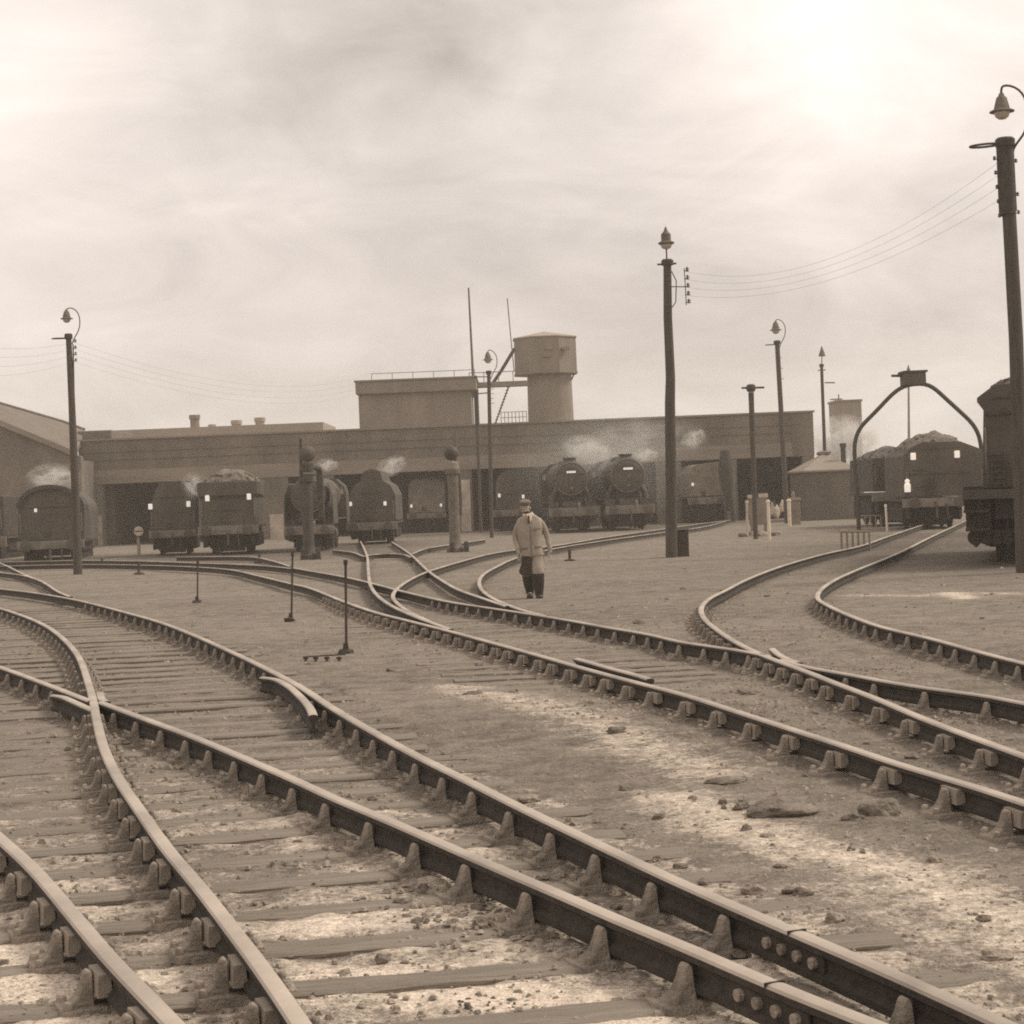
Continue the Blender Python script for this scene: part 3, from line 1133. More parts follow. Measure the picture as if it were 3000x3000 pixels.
# overhead wires
WG = 'wires strung from the right hand pole to the tallest pole'
for i in range(4):
    a = W(1884, 306 + i * 24, RPB.y)
    c = W(1293, 512 + i * 15, MPB.y)
    pts = []
    for j in range(25):
        u = j / 24
        p = a.lerp(c, u)
        p.z -= (1.5 - .12 * i) * 4 * u * (1 - u) * .55
        pts.append(p)
    mb = MB()
    mb.tube(pts, .0024, 5)
    tag(mb.build('overhead_wire', M_IRONG), 'thin sagging wire between the right hand pole and the tallest pole', 'wire', WG)
WG = 'wires leaving the left hand pole'
for i in range(4):
    a = W(138, 646 + i * 12, LPB.y)
    for end, sag in ((W(-120, 640 + i * 22, 42), .2), (W(700, 705 + i * 10, 104), 1.0)):
        pts = []
        for j in range(19):
            u = j / 18
            p = a.lerp(end, u)
            p.z -= sag * 4 * u * (1 - u)
            pts.append(p)
        mb = MB()
        mb.tube(pts, .0022, 5)
        tag(mb.build('overhead_wire', M_IRONG), 'faint thin wire reaching the lone left lamp post', 'wire', WG)

# ------------------------------------------------------------------ small yard things
t = thing('iron_box', 'small dark iron box at the foot of the tallest post', 'box', G(1286, 1050))
mb = MB()
mb.box((-.19, -.2, -.05), (.19, .2, .68))
mb.build('body', M_IRON, t, bevel=.02)
mb = MB()
mb.box((-.21, -.22, .685), (.21, .22, .73))
mb.build('lid', M_IRON, t, bevel=.01)


def stake(top, base, label, r=.017, foot=True):
    b = G(*base)
    t = thing('iron_stake', label, 'stake', b)
    p = wpts([top], b.y, b)[0]
    mb = MB()
    mb.tube([Vector((0, 0, -.1)), p], r, 8, r1=r * .9)
    mb.lathe([(r * 1.5, -.03), (r * 1.5, .03)], p, n=8)
    mb.build('rod', M_IRON, t)
    if foot:
        mb = MB()
        mb.lump((0, 0, .02), .10, .08, .06, int(top[0]), .5)
        mb.box((-.035, -.035, -.02), (.035, .035, .13), 0, .008)
        mb.build('foot', M_IRON, t)
    return t


stake((652, 1061), (653, 1234), 'nearest and tallest dark iron stake between the tracks, beside small wire stubs')
stake((552, 1046), (549, 1173), 'middle one of three dark iron stakes, close to the far rails')
stake((373, 1060), (372, 1138), 'shortest iron stake, farthest from the camera with scraps at its foot')
for i, px in enumerate((577, 596, 617, 640)):
    b = G(px, 1247)
    mb = MB()
    mb.box((-.014, -.02, -.05), (.014, .02, .05))
    mb.box((-.03, -.015, .02), (.03, .015, .045))
    o = mb.build('wire_guide', M_IRON, loc=b, bevel=.005)
    tag(o, 'tiny iron wire guide sticking out of the ash beside the nearest iron stake', 'wire guide', 'row of small wire guides')
mb = MB()
mb.tube([G(572, 1246) + Vector((0, 0, .04)), G(652, 1243) + Vector((0, 0, .05))], .008, 5)
tag(mb.build('signal_wire', M_IRON), 'thin signal wire along the small wire guides', 'wire')

# round white ground signal
b = G(262, 1047)
t = thing('ground_signal', 'white round disc ground signal on a short pale post before the dark doorway', 'signal', b)
mb = MB()
mb.tube([(0, 0, -.1), (.02, 0, .75)], .07, 8)
mb.build('post', M_WASH, t)
mb = MB()
mb.lathe([(.19, -.02), (.2, 0), (.19, .03)], (.05, -.1, .98), 'y', n=22)
d = mb.build('disc', M_WHITEP, t)
mb = MB()
mb.box((-.12, -.125, .955), (.22, -.122, 1.0))
mb.build('stripe', M_IRON, d)
mb = MB()
mb.box((-.05, -.06, .72), (.15, .18, 1.1))
mb.build('lamp_case', M_IRON, t, bevel=.02)
# short post sunk near the far track
for px, py, lab in ((262, 1083, 'short dark peg at the edge of the far left track'), (193, 1070, 'short peg right of the lone lamp post'), (965 + 110, 1058, 'short iron peg right of the walking man'), (490 + 0, 1062, 'tiny peg beside the far rails below the heaped tender')):
    b = G(px, py)
    mb = MB()
    mb.tube([(0, 0, -.05), (0, 0, .3)], .04, 7)
    mb.lump((0, 0, 0), .2, .15, .08, px, .4)
    tag(mb.build('track_peg', M_IRON, loc=b), lab, 'peg')

# ---- water cranes


def water_crane(label, base, ctr, drum, dr, mast, band, mats):
    b = G(*base)
    t = thing('water_crane', label, 'water crane', b)
    mb = MB()
    q = wpts([ctr[0], ctr[1]], b.y, b)
    q[0] = Vector((q[0].x, 0, -.1))
    mb.lathe([(.30, 0), (.30, .12), (.22, .2), (.19, .5), (.18, 1.2), (.19, q[1].z - .2), (.26, q[1].z - .15), (.26, q[1].z)], (q[1].x * .5, 0, 0), n=16)
    mb.build('column', mats[0], t, smooth=40)
    d = wpts([drum], b.y, b)[0]
    mb = MB()
    n = 12
    mb.lathe([(dr * math.sin(math.pi * i / n) + .001, -dr * math.cos(math.pi * i / n)) for i in range(n + 1)], d, n=20)
    mb.build('drum', mats[1], t, smooth=True)
    mb = MB()
    mb.lathe([(dr * .62, -.12), (dr * .8, -.1), (dr * .8, .16), (dr * .6, .2)], wpts([band], b.y, b)[0], n=16)
    mb.build('collar', mats[2], t, smooth=40)
    mb = MB()
    a = wpts(mast, b.y + .25, b)
    mb.tube([a[0], a[1]], .07, 8, r1=.05)
    mb.build('mast_rod', mats[0], t)
    for sx in (-1, 1):
        mb = MB()
        mb.box((sx * .24 + .04, -.36, -.06), (sx * .24 + .22, -.1, .34), 0, .02)
        mb.box((sx * .24 + .09, -.42, .1), (sx * .24 + .17, -.35, .2))
        mb.build('valve_box', M_IRON, t, bevel=.02)
    # swinging jib with leather hose, folded back along the line of sight
    mb = MB()
    z = d.z - .45
    mb.tube([(d.x, 0, z), (d.x + .05, 1.2, z + .05), (d.x + .1, 2.4, z), (d.x + .1, 2.6, z - .2)], .11, 10)
    j = mb.build('jib', mats[0], t, smooth=40)
    mb = MB()
    mb.tube([(d.x + .1, 2.6, z - .2), (d.x + .1, 2.65, z - .9), (d.x + .12, 2.62, z - 1.7)], [.12, .14, .1], 8)
    mb.build('hose', M_IRON, j)


water_crane('dark water crane with a round drum standing before the engine with wide side sheets', (581, 1055), [(582, 1050), (580, 900)], (580, 856), .27, [(570, 985), (567, 828)], (580, 884), (M_LOCO, M_LOCOG, M_IRON))
water_crane('water crane with dark drum and pale collar beside the whitewashed pillar', (860, 1041), [(858, 1040), (853, 885)], (851, 855), .25, [(860, 1010), (859, 815)], (854, 882), (M_IRONG, M_LOCO, M_CONC))

# ---- posts, cabinet, rails by the shed end
PW = 'white posts before the shed end wall'


def post(base, top, r, label, m=M_WHITEP, group=None, cap=False):
    b = G(*base)
    mb = MB()
    p = wpts([top], b.y, b)[0]
    mb.tube([Vector((0, 0, -.1)), p], r, 10)
    mb.lathe([(r * 1.25, -.03), (r * 1.25, .03), (r * .6, .08)], p, n=10)
    return tag(mb.build('marker_post', m, loc=b, smooth=40), label, 'post', group)


post((1452, 1018), (1449, 947), .055, 'white post at the right end of the brown notice screen')
post((1410, 1012), (1409, 948), .05, 'dull white post at the left end of the brown notice screen', M_WASH)
post((1490, 992), (1488, 945), .085, 'thick white post in front of the small grey cabinet')
post((1674, 1001), (1671, 955), .045, 'thin white pole standing alone under the bent pipe arch')
b = G(1430, 1008)
t = thing('notice_screen', 'brown board screen with pale top edge between two white posts', 'screen', b)
q = wpts([(1412, 940), (1447, 939)], b.y, b)
mb = MB()
mb.box((q[0].x, -.05, .35), (q[1].x, .02, q[0].z))
mb.build('board', M_LOCOP, t, bevel=.01)
mb = MB()
mb.box((q[0].x - .03, -.07, q[0].z + .003), (q[0].x + .2, .04, q[0].z + .13))
mb.box((q[0].x + .38, -.07, q[0].z + .003), (q[1].x + .03, .04, q[0].z + .16))
mb.build('coping', M_WASH, t)
for x in (q[0].x + .1, q[1].x - .1):
    mb = MB()
    mb.box((x - .05, -.03, -.1), (x + .05, .06, .349))
    mb.build('leg', M_LOCOP, t)
for i in range(7):
    b = G(1404 + i * 10 + rnd.uniform(-3, 3), 1012 + rnd.uniform(-4, 3))
    mb = MB()
    mb.lump((0, 0, .05), .22, .18, .13, i + 30, .5)
    tag(mb.build('stone', M_STONE if i % 2 else M_STONEP, loc=b), 'rubble lump heaped at the foot of the brown notice screen', 'stone', 'rubble heap under the notice screen')
b = G(1500, 990)
t = thing('switch_cabinet', 'small grey cabinet with pale cap right of the thick white post', 'cabinet', b)
q = wpts([(1490, 940), (1508, 940)], b.y, b)
mb = MB()
mb.box((q[0].x, -.2, -.05), (q[1].x, .3, q[0].z - .1))
mb.build('body', M_LOCOP, t, bevel=.02)
mb = MB()
mb.box((q[0].x - .06, -.26, q[0].z - .097), (q[1].x + .06, .36, q[0].z + .03), 0, .05)
mb.lathe([(.08, 0), (.08, .2), (.03, .3)], (q[0].x + .15, 0, q[0].z), n=8)
mb.build('lid', M_CONC, t)
for i in range(6):
    b = G(1452 + i * 5, 976 + (i % 2) * 3)
    mb = MB()
    mb.lump((0, 0, .35 + .12 * (i % 3)), .19, .2, .42, i + 50, .55)
    tag(mb.build('paper_sack', M_WHITEP, loc=b), 'crumpled white sack piled between the notice screen and the cabinet', 'sack', 'pile of white sacks by the shed end')


def railing(x0, x1, ytop, ybase, n, label, m):
    b = G((x0 + x1) / 2, ybase)
    t = thing('low_railing', label, 'railing', b)
    q = wpts([(x0, ytop), (x1, ytop)], b.y, b)
    mb = MB()
    mb.tube([q[0], q[1]], .03, 6)
    mb.build('top_rail', m, t)
    for i in range(n):
        a = q[0].lerp(q[1], i / (n - 1))
        mb = MB()
        mb.tube([(a.x, 0, -.1), a], .028, 6)
        mb.build('upright', m, t)
    return t


railing(1587, 1640, 1003, 1040, 6, 'low iron railing with close uprights left of the arch foot', M_CONC)
railing(1622, 1662, 973, 995, 5, 'paler low railing behind the arch foot', M_POLEP)
for x in (1627, 1657, 1637):
    pass

# ---- bent pipe arch
b = G(1619, 1000)
t = thing('pipe_arch', 'bent pipe arch spanning the curved track with a flat tank on top', 'arch', b)
pl = [(1620, 1000), (1618, 930), (1612, 850), (1613, 828), (1622, 808), (1650, 779), (1690, 738), (1706, 728), (1722, 725), (1745, 724), (1760, 730), (1780, 748), (1815, 780), (1836, 800), (1846, 818), (1852, 850), (1858, 930), (1861, 992)]
q = wpts(pl, b.y, b)
q[0].z, q[-1].z = -.2, -.2
mb = MB()
mb.tube(smooth_line(q, .15), .08, 10)
mb.build('pipe', M_IRON, t, smooth=True)
q = wpts([(1703, 705), (1742, 703), (1742, 728), (1703, 730)], b.y, b)
mb = MB()
mb.box((q[3].x, -.45, q[3].z + .05), (q[1].x, .45, q[0].z))
tk = mb.build('tank', M_LOCOG, t, bevel=.03)
mb = MB()
mb.box((q[3].x - .06, -.5, q[0].z + .003), (q[1].x + .06, .5, q[0].z + .08))
mb.build('lid', M_IRON, tk)
mb = MB()
q = wpts([(1682, 709), (1703, 709)], b.y, b)
mb.tube([q[0], q[1]], .05, 8)
mb.build('side_arm', M_IRON, t)

# ------------------------------------------------------------------ buildings
Y = SHEDY


def wz(x, y, Yq):
    p = W(x, y, Yq)
    return p.x, p.z


t = thing('engine_shed', 'long low brick engine shed with dark doorways and flat parapet across the yard', 'building', (0, Y, 0))
x0, ztop = wz(150, 836, Y)
x1, zt2 = wz(1533, 775, Y)
ztop = (ztop + zt2) / 2
zo = wz(193, 917, Y)[1]
ze = wz(1391, 862, Y)[1]
zo = (zo + ze) / 2
zl = zo + .75                                       # top of the concrete lintel band
xw = lambda px: wz(px, 950, Y)[0]
openings = [(195, 486), (545, 588), (632, 864), (892, 1240), (1288, 1366), (1393, 1517)]
edges = [x0] + [v for a, c in openings for v in (xw(a), xw(c))] + [x1]
for i in range(0, len(edges), 2):
    mb = MB()
    mb.box((edges[i], 0, -.3), (edges[i + 1], .6, zo))
    mb.build('pier', M_BRICK, t)
mb = MB()
mb.box((x0, -.04, zo + .002), (x1 - 1.2, .64, zl))
mb.build('lintel_band', M_CONC, t)
mb = MB()
mb.box((x0, .0, zl + .002), (x1, .6, ztop))
mb.box((x1 - 1.196, -.03, zo + .002), (x1 + .01, .63, ztop - .02))
mb.build('parapet', M_BRICK, t)
for i, zz in enumerate((zl + .55, zl + .98)):
    mb = MB()
    mb.box((x0, -.05, zz), (x1 - 1.2, -.003, zz + .07))
    mb.build('string_course', M_BRICK, t)
mb = MB()
mb.box((x0 - .1, -.1, ztop + .002), (x1 + .1, .7, ztop + .1))
mb.build('coping', M_CONC, t)
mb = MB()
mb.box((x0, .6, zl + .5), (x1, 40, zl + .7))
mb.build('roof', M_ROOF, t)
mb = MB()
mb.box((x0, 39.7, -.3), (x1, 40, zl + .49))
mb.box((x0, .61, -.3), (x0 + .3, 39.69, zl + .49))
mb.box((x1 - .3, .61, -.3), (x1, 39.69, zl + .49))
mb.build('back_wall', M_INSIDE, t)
for px0, px1, y0, y1, z in ((166, 191, 973, 1035, .03), (508, 534, 970, 1030, .03), (869, 888, 905, 1012, .03), (1371, 1389, 880, 985, .03)):
    a, c = xw(px0), xw(px1)
    mb = MB()
    mb.box((a, -.05, -.1), (c, -.004, W((px0 + px1) / 2, y0, Y).z))
    mb.build('whitewash_panel', M_WASH if px0 < 1000 else M_CONC, t)
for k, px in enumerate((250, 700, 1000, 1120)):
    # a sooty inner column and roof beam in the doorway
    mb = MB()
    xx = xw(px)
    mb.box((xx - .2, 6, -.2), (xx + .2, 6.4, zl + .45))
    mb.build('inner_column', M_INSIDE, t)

# gabled shed on the left
Yg = 97.0
t = thing('gabled_shed', 'gabled brick shed at the left edge with a sloping slate roof', 'building', (0, Yg, 0))


def rel(x, y, Yq):
    p = W(x, y, Yq)
    return (p.x, p.z)


ev = rel(196, 868, Yg)
ap = rel(-230, 690, Yg)
low = rel(0, 793, Yg)
lowR = rel(205, 880, Yg)
mb = MB()
mb.prism([(ap[0], -.3), (rel(152, 900, Yg)[0], -.3), (rel(152, 858, Yg)[0], rel(152, 862, Yg)[1]), (low[0], low[1] - .2), (ap[0], ap[1] - .3)], 0, .6)
mb.build('gable_wall', M_BRICK, t)
mb = MB()
sl = [(low[0], low[1]), (rel(110, 838, Yg)[0], rel(110, 838, Yg)[1]), (rel(146, 853, Yg)[0], rel(146, 853, Yg)[1])]
mb.prism([ap, (low[0], low[1]), sl[1], sl[1 - 2], (sl[1 - 2][0], sl[1 - 2][1] - .28), (sl[1][0], sl[1][1] - .28), (low[0], low[1] - .28), (ap[0], ap[1] - .28)], -.25, -.003)
mb.build('barge_board', M_CONC, t)
# roof sheet rising backwards to the rear ridge line seen above
A0, B0 = Vector((ap[0], 0, ap[1])), Vector((sl[2][0], 0, sl[2][1]))
Yb = 9.0
C0 = W(-230, 690 - 20, Yg + Yb)
D0 = W(0, 762, Yg + Yb)
E0 = W(120, 797, Yg + Yb)
F0 = W(160, 812, Yg + Yb)
off = Vector((0, Yg, 0))
front = [Vector((ap[0], -.2, ap[1] + .02)), Vector((low[0], -.2, low[1] + .02)), Vector((sl[1][0], -.2, sl[1][1] + .02)), Vector((sl[2][0], -.2, sl[2][1] + .02))]
back = [C0 - off, D0 - off, E0 - off, F0 - off]
mb = MB()
vs = front + back + [v - Vector((0, 0, .2)) for v in front + back]
fs = []
for i in range(3):
    fs += [(i, i + 1, i + 5, i + 4), (i + 8, i + 12, i + 13, i + 9), (i, i + 8, i + 9, i + 1), (i + 4, i + 5, i + 13, i + 12)]
fs += [(0, 4, 12, 8), (3, 11, 15, 7)]
mb.add(vs, fs)
mb.build('roof', M_ROOF, t)
mb = MB()
for i in range(3):
    a, c = back[i] + Vector((0, 0, .03)), back[i + 1] + Vector((0, 0, .03))
    mb.tube([a, c], .1, 6)
mb.build('ridge_cap', M_IRONG, t)
mb = MB()
mb.box((rel(4, 950, Yg)[0], -.05, -.1), (rel(33, 950, Yg)[0], -.003, W(18, 940, Yg).z))
mb.build('whitewash_panel', M_WASH, t)
mb = MB()
mb.box((rel(-60, 950, Yg)[0], .61, -.3), (rel(150, 950, Yg)[0], 8.5, rel(150, 868, Yg)[1]))
mb.build('side_wall', M_BRICK, t)
# link block between gable and shed
a, c = rel(146, 816, 103.5), rel(210, 811, 103.5)
mb = MB()
mb.box((a[0], 0, -.3), (c[0], 6, c[1]))
o = mb.build('link_building', M_ROOF, loc=(0, 103.5, 0), bevel=.05)
tag(o, 'flat roofed block tucked between the gabled shed and the long shed', 'building')

# long pale roof behind, with chimneys
Yr = 128.0
t = thing('rear_workshop', 'long pale roofed workshop showing above the left half of the shed parapet', 'building', (0, Yr, 0))
a, c = rel(211, 813, Yr), rel(607, 796, Yr)
zz = (a[1] + c[1]) / 2
mb = MB()
mb.box((a[0], 0, -.3), (c[0], 9, zz - .55))
mb.build('wall', M_CONC, t)
mb = MB()
mb.box((a[0] - .1, -.15, zz - .548), (c[0] + .1, 9.1, zz))
mb.build('roof', M_ROOFP, t)
for px, yt, r, lab in ((367, 783, .4, 0), (400, 801, .28, 1), (446, 793, .4, 1), (490, 788, .4, 1)):
    q = rel(px, yt, Yr + 2)
    mb = MB()
    mb.lathe([(r * .82, zz - 1.0), (r * .82, q[1] - .3), (r, q[1] - .28), (r, q[1])], (q[0], 2, 0), n=14)
    mb.build('chimney', M_CONC if not lab else M_ROOFP, t, smooth=40)

# tank house
Yt = 114.0
t = thing('tank_house', 'square concrete tank house with overhanging rim rising behind the shed', 'building', (0, Yt, 0))
a, c = rel(676, 745, Yt), rel(888, 736, Yt)
ct, cb = rel(671, 722, Yt), rel(884, 713, Yt)
ztp = (ct[1] + cb[1]) / 2
zbt = (a[1] + c[1]) / 2
mb = MB()
mb.box((a[0], 0, -.3), (c[0], 8, zbt))
mb.build('body', M_CONC2, t)
mb = MB()
mb.box((ct[0], -.35, zbt + .002), (c[0] + .35, 8.4, ztp))
mb.build('rim', M_CONC3, t, bevel=.04)
mb = MB()
mb.box((ct[0] - .08, -.43, ztp + .002), (c[0] + .43, 8.48, ztp + .1))
mb.build('coping', M_CONC, t)
hr = MB()
zr = ztp + .5
hr.tube([(ct[0] + 1, 0, zr), (c[0] + .3, 0, zr)], .02, 5)
hr.build('handrail', M_IRONG, t)
for i in range(6):
    mb = MB()
    xx = ct[0] + 1 + (c[0] - ct[0] - .7) * i / 5
    mb.tube([(xx, 0, ztp + .1), (xx, 0, zr + .02)], .02, 5)
    mb.build('upright', M_IRONG, t)

# water tower
Yw = 124.0
q = W(1037, 800, Yw)
t = thing('water_tower', 'octagonal water tower with low pointed roof on a round concrete stem', 'tower', (q.x, Yw + 2.4, 0))
zb = W(1030, 703, Yw).z
zt = W(1030, 632, Yw).z
za = W(1029, 622, Yw).z
rr = (W(1089, 660, Yw).x - W(970, 660, Yw).x) / 2
cx = (W(1089, 660, Yw).x + W(970, 660, Yw).x) / 2 - q.x


def octa(r, z, ph=R(23.5)):
    return [(cx + r * math.cos(ph + i * math.pi / 4), r * math.sin(ph + i * math.pi / 4), z) for i in range(8)]


def ring_solid(mb, rings, apex=None):
    n = 8
    vs = [v for rg in rings for v in rg]
    fs = []
    for i in range(len(rings) - 1):
        fs += [(i * n + j, i * n + (j + 1) % n, (i + 1) * n + (j + 1) % n, (i + 1) * n + j) for j in range(n)]
    fs.append(tuple(range(n - 1, -1, -1)))
    if apex:
        vs.append(apex)
        fs += [((len(rings) - 1) * n + j, (len(rings) - 1) * n + (j + 1) % n, len(vs) - 1) for j in range(n)]
    else:
        fs.append(tuple((len(rings) - 1) * n + j for j in range(n)))
    mb.add(vs, fs)


r8 = rr / math.cos(R(22.5))
mb = MB()
ring_solid(mb, [octa(r8 * .99, zb + .12), octa(r8 * .985, zt - .08)])
mb.build('tank', M_CONC3, t)
mb = MB()
ring_solid(mb, [octa(r8 * 1.01, zb), octa(r8 * 1.015, zb + .117)])
mb.build('floor_slab', M_CONC2, t)
mb = MB()
ring_solid(mb, [octa(r8 * 1.02, zt - .077), octa(r8 * 1.02, zt)], (cx, 0, za + .1))
mb.build('roof', M_ROOFP, t)
xs0, xs1 = W(993, 720, Yw).x - q.x, W(1078, 720, Yw).x - q.x
xb0, xb1 = W(995, 797, Yw).x - q.x, W(1083, 797, Yw).x - q.x
mb = MB()
mb.lathe([((xb1 - xb0) / 2 * 1.05, -.3), ((xb1 - xb0) / 2, W(1037, 797, Yw).z), ((xs1 - xs0) / 2, zb - .003)], ((xs0 + xs1) / 2 + .1, 0, 0), n=40)
mb.build('stem', M_CONC2, t, smooth=50)
for px, py in ((1037, 656), (1032, 671), (1068, 656)):
    w = W(px, py, Yw)
    ang = R(14 + 45 * 5 + 22.5 - 90) if px < 1060 else R(14 + 45 * 6 + 22.5 - 90)
    mb = MB()
    mb.box((w.x - q.x - .25, -rr * 1.0 - .1, w.z - .09), (w.x - q.x + .25, -rr * .8, w.z + .09))
    mb.build('vent_hatch', M_CONC, t)
mb = MB()
w0, w1 = W(1086, 705, Yw) - q, W(1076, 725, Yw) - q
mb.tube([(w0.x, 0, W(1086, 700, Yw).z), (w1.x, 0, W(1078, 722, Yw).z), (w1.x - .05, 0, W(1080, 790, Yw).z)], .06, 6)
mb.build('drain_pipe', M_IRONG, t)

# bridge, stair and railings between tank house and tower
Yq = 118.0
q0, q1 = W(886, 725, Yq), W(996, 722, Yq)
t = thing('service_bridge', 'narrow service bridge linking the tank house to the water tower', 'bridge', (0, Yq, 0))
zz = (q0.z + q1.z) / 2
mb = MB()
mb.box((q0.x, 0, zz - .18), (q1.x, 1.2, zz + .12))
mb.build('deck', M_CONC, t)
mb = MB()
mb.tube([(q0.x, .05, zz + .75), (q1.x, .05, zz + .75)], .025, 5)
mb.build('handrail', M_IRONG, t)
for i in range(5):
    mb = MB()
    xx = q0.x + (q1.x - q0.x) * i / 4
    mb.tube([(xx, .05, zz + .1), (xx, .05, zz + .77)], .025, 5)
    mb.build('upright', M_IRONG, t)
mb = MB()
w = [W(971, 657, Yq), W(945, 700, Yq), W(930, 722, Yq)]
mb.tube([(v.x, .3, v.z) for v in w], .11, 8)
mb.build('inclined_pipe', M_IRON, t)
t = thing('stair', 'steep iron stair climbing between the lamp posts and the tower stem', 'stair', (0, 119.5, 0))
a, c = W(934, 800, 119.5), W(962, 722, 119.5)
mb = MB()
for dy in (0, .7):
    mb.tube([(a.x, dy, a.z), (c.x, dy, c.z)], .04, 6)
mb.build('stringer', M_IRONG, t)
for i in range(14):
    mb = MB()
    u = (i + .5) / 14
    xx, zz2 = a.x + (c.x - a.x) * u, a.z + (c.z - a.z) * u
    mb.box((xx - .09, 0, zz2 - .015), (xx + .09, .7, zz2 + .015))
    mb.build('tread', M_IRONG, t)
t = thing('roof_railing', 'light iron railing on the shed roof beside the tower stem', 'railing', (0, 119.0, 0))
a, c = W(945, 778, 119), W(993, 775, 119)
mb = MB()
for dz in (0, -.35):
    mb.tube([(a.x, 0, a.z + dz), (c.x, 0, a.z + dz)], .02, 5)
mb.build('handrail', M_IRONG, t)
for i in range(8):
    mb = MB()
    xx = a.x + (c.x - a.x) * i / 7
    mb.tube([(xx, 0, a.z - 1.5), (xx, 0, a.z + .02)], .022, 5)
    mb.build('upright', M_IRONG, t)
# masts
for px0, py0, px1, py1, Ym, r, lab in ((884, 543, 893, 722, 114.2, .085, 'tall thin mast on the corner of the tank house'), (957, 563, 964, 640, 121, .035, 'faint thin aerial beside the water tower head')):
    a, c = W(px1, py1, Ym), W(px0, py0, Ym)
    mb = MB()
    if r < .05:
        a = W(970, 700, Ym)
        mb.tube([a, W(964, 640, Ym), c], r, 6)
    else:
        mb.tube([a, c], r, 8, r1=r * .6)
    tag(mb.build('mast', M_IRONG), lab, 'mast')

# hut with hipped roof
Yh = 92.0
t = thing('brick_hut', 'dark brick hut with a pale hipped roof right of the shed end', 'hut', (0, Yh, 0))
a, c = rel(1519, 893, Yh), rel(1617, 886, Yh)
ze = (a[1] + c[1]) / 2
mb = MB()
mb.box((a[0], 0, -.3), (c[0], 5, ze))
mb.build('wall', M_BRICKD, t)
r0 = rel(1556, 858, Yh + 2)
zr = r0[1]
mb = MB()
e = .12
vs = [(a[0] - e, -e, ze + .002), (c[0] + e, -e, ze + .002), (c[0] + e, 5 + e, ze + .002), (a[0] - e, 5 + e, ze + .002),
      (a[0] - e, -e, ze + .09), (c[0] + e, -e, ze + .09), (c[0] + e, 5 + e, ze + .09), (a[0] - e, 5 + e, ze + .09),
      (a[0] + 1.3, 2.5, zr + .05), (c[0] - 1.3, 2.5, zr + .05)]
fs = [(0, 3, 2, 1), (0, 1, 5, 4), (1, 2, 6, 5), (2, 3, 7, 6), (3, 0, 4, 7), (4, 5, 9, 8), (5, 6, 9), (6, 7, 8, 9), (7, 4, 8)]
mb.add(vs, fs)
rf = mb.build('roof', M_CONC, t)
mb = MB()
w = rel(1593, 836, Yh + 1)
mb.lathe([(.13, zr - 1.0), (.13, w[1] - .2), (.17, w[1] - .19), (.17, w[1])], (w[0], 1.4, 0), n=12)
mb.build('chimney', M_IRON, rf, smooth=40)
mb = MB()
mb.lump((rel(1570, 858, Yh)[0], 2.5, zr + .08), .4, .2, .16, 3, .3)
mb.build('ridge_vent', M_IRONG, rf)

# far coaling tower
Yc = 175.0
q = W(1603, 812, Yc)
t = thing('coaling_tower', 'distant pale square coaling tower standing in steam behind the hut', 'tower', (q.x, Yc, 0))
a, c = W(1580, 812, Yc) - q, W(1625, 758, Yc) - q
ztp, zbt = W(1603, 758, Yc).z, W(1603, 810, Yc).z
mb = MB()
mb.box((a.x, 0, zbt), (c.x, 4.2, ztp))
mb.build('bunker', M_CONC3, t)
mb = MB()
mb.box((a.x - .1, -.1, ztp + .003), (c.x + .1, 4.3, ztp + .2))
mb.build('roof', M_ROOF, t)
for xx in (a.x + .3, c.x - .3):
    for yy in (.3, 3.9):
        mb = MB()
        mb.box((xx - .25, yy - .25, -.3), (xx + .25, yy + .25, zbt - .003))
        mb.build('leg', M_CONC3, t)
mb = MB()
w0 = W(1573, 812, Yc) - q
mb.box((w0.x, .5, zbt - .1), (a.x - .003, 2.5, zbt + .05))
mb.tube([(w0.x, .5, zbt), (w0.x, .5, W(1573, 788, Yc).z), (a.x, .5, W(1576, 788, Yc).z)], .06, 5)
mb.build('platform', M_CONC, t)
mb = MB()
w0, w1 = W(1583, 760, Yc) - q, W(1583, 744, Yc) - q
mb.tube([(w0.x, .2, ztp), (w1.x, .2, W(1583, 744, Yc).z)], .06, 5)
mb.tube([(W(1567, 758, Yc).x - q.x, .2, ztp + .3), (W(1590, 758, Yc).x - q.x, .2, ztp + .3)], .06, 5)
mb.build('hoist_beam', M_IRON, t)

# ------------------------------------------------------------------ tenders and engines


def coal_heap(parent, x0, x1, y0, y1, z, top, m=None, seed=0, n=70, name='coal_load'):
    r = random.Random(seed)
    mb = MB()
    nx, ny = 16, 12
    vs, fs = [], []
    for i in range(nx + 1):
        for j in range(ny + 1):
            u, v = i / nx, j / ny
            k = (max(0, 1 - abs(2 * u - 1) ** 2.2)) ** .8 * (max(0, 1 - abs(2 * v - 1) ** 5)) ** .6
            h = k * (top - z) * (.72 + .30 * noise.noise(Vector((u * 4 + seed, v * 4, seed))))
            vs.append((x0 + (x1 - x0) * u, y0 + (y1 - y0) * v, z + h))
    for i in range(nx):
        for j in range(ny):
            a = i * (ny + 1) + j
            fs.append((a, a + ny + 1, a + ny + 2, a + 1))
    mb.add(vs, fs)
    w = x1 - x0
    for _ in range(n):
        u, v = r.random(), r.random() ** 1.6
        k = (max(0, 1 - abs(2 * u - 1) ** 2.2)) ** .8 * (max(0, 1 - abs(2 * v - 1) ** 5)) ** .6
        s = w * r.uniform(.025, .07)
        mb.lump((x0 + w * u, y0 + (y1 - y0) * v, z + k * (top - z) * .60 + s * .1), s, s, s * .8, r.random() * 50, .5)
    mb.build(name, m or M_COAL, parent)


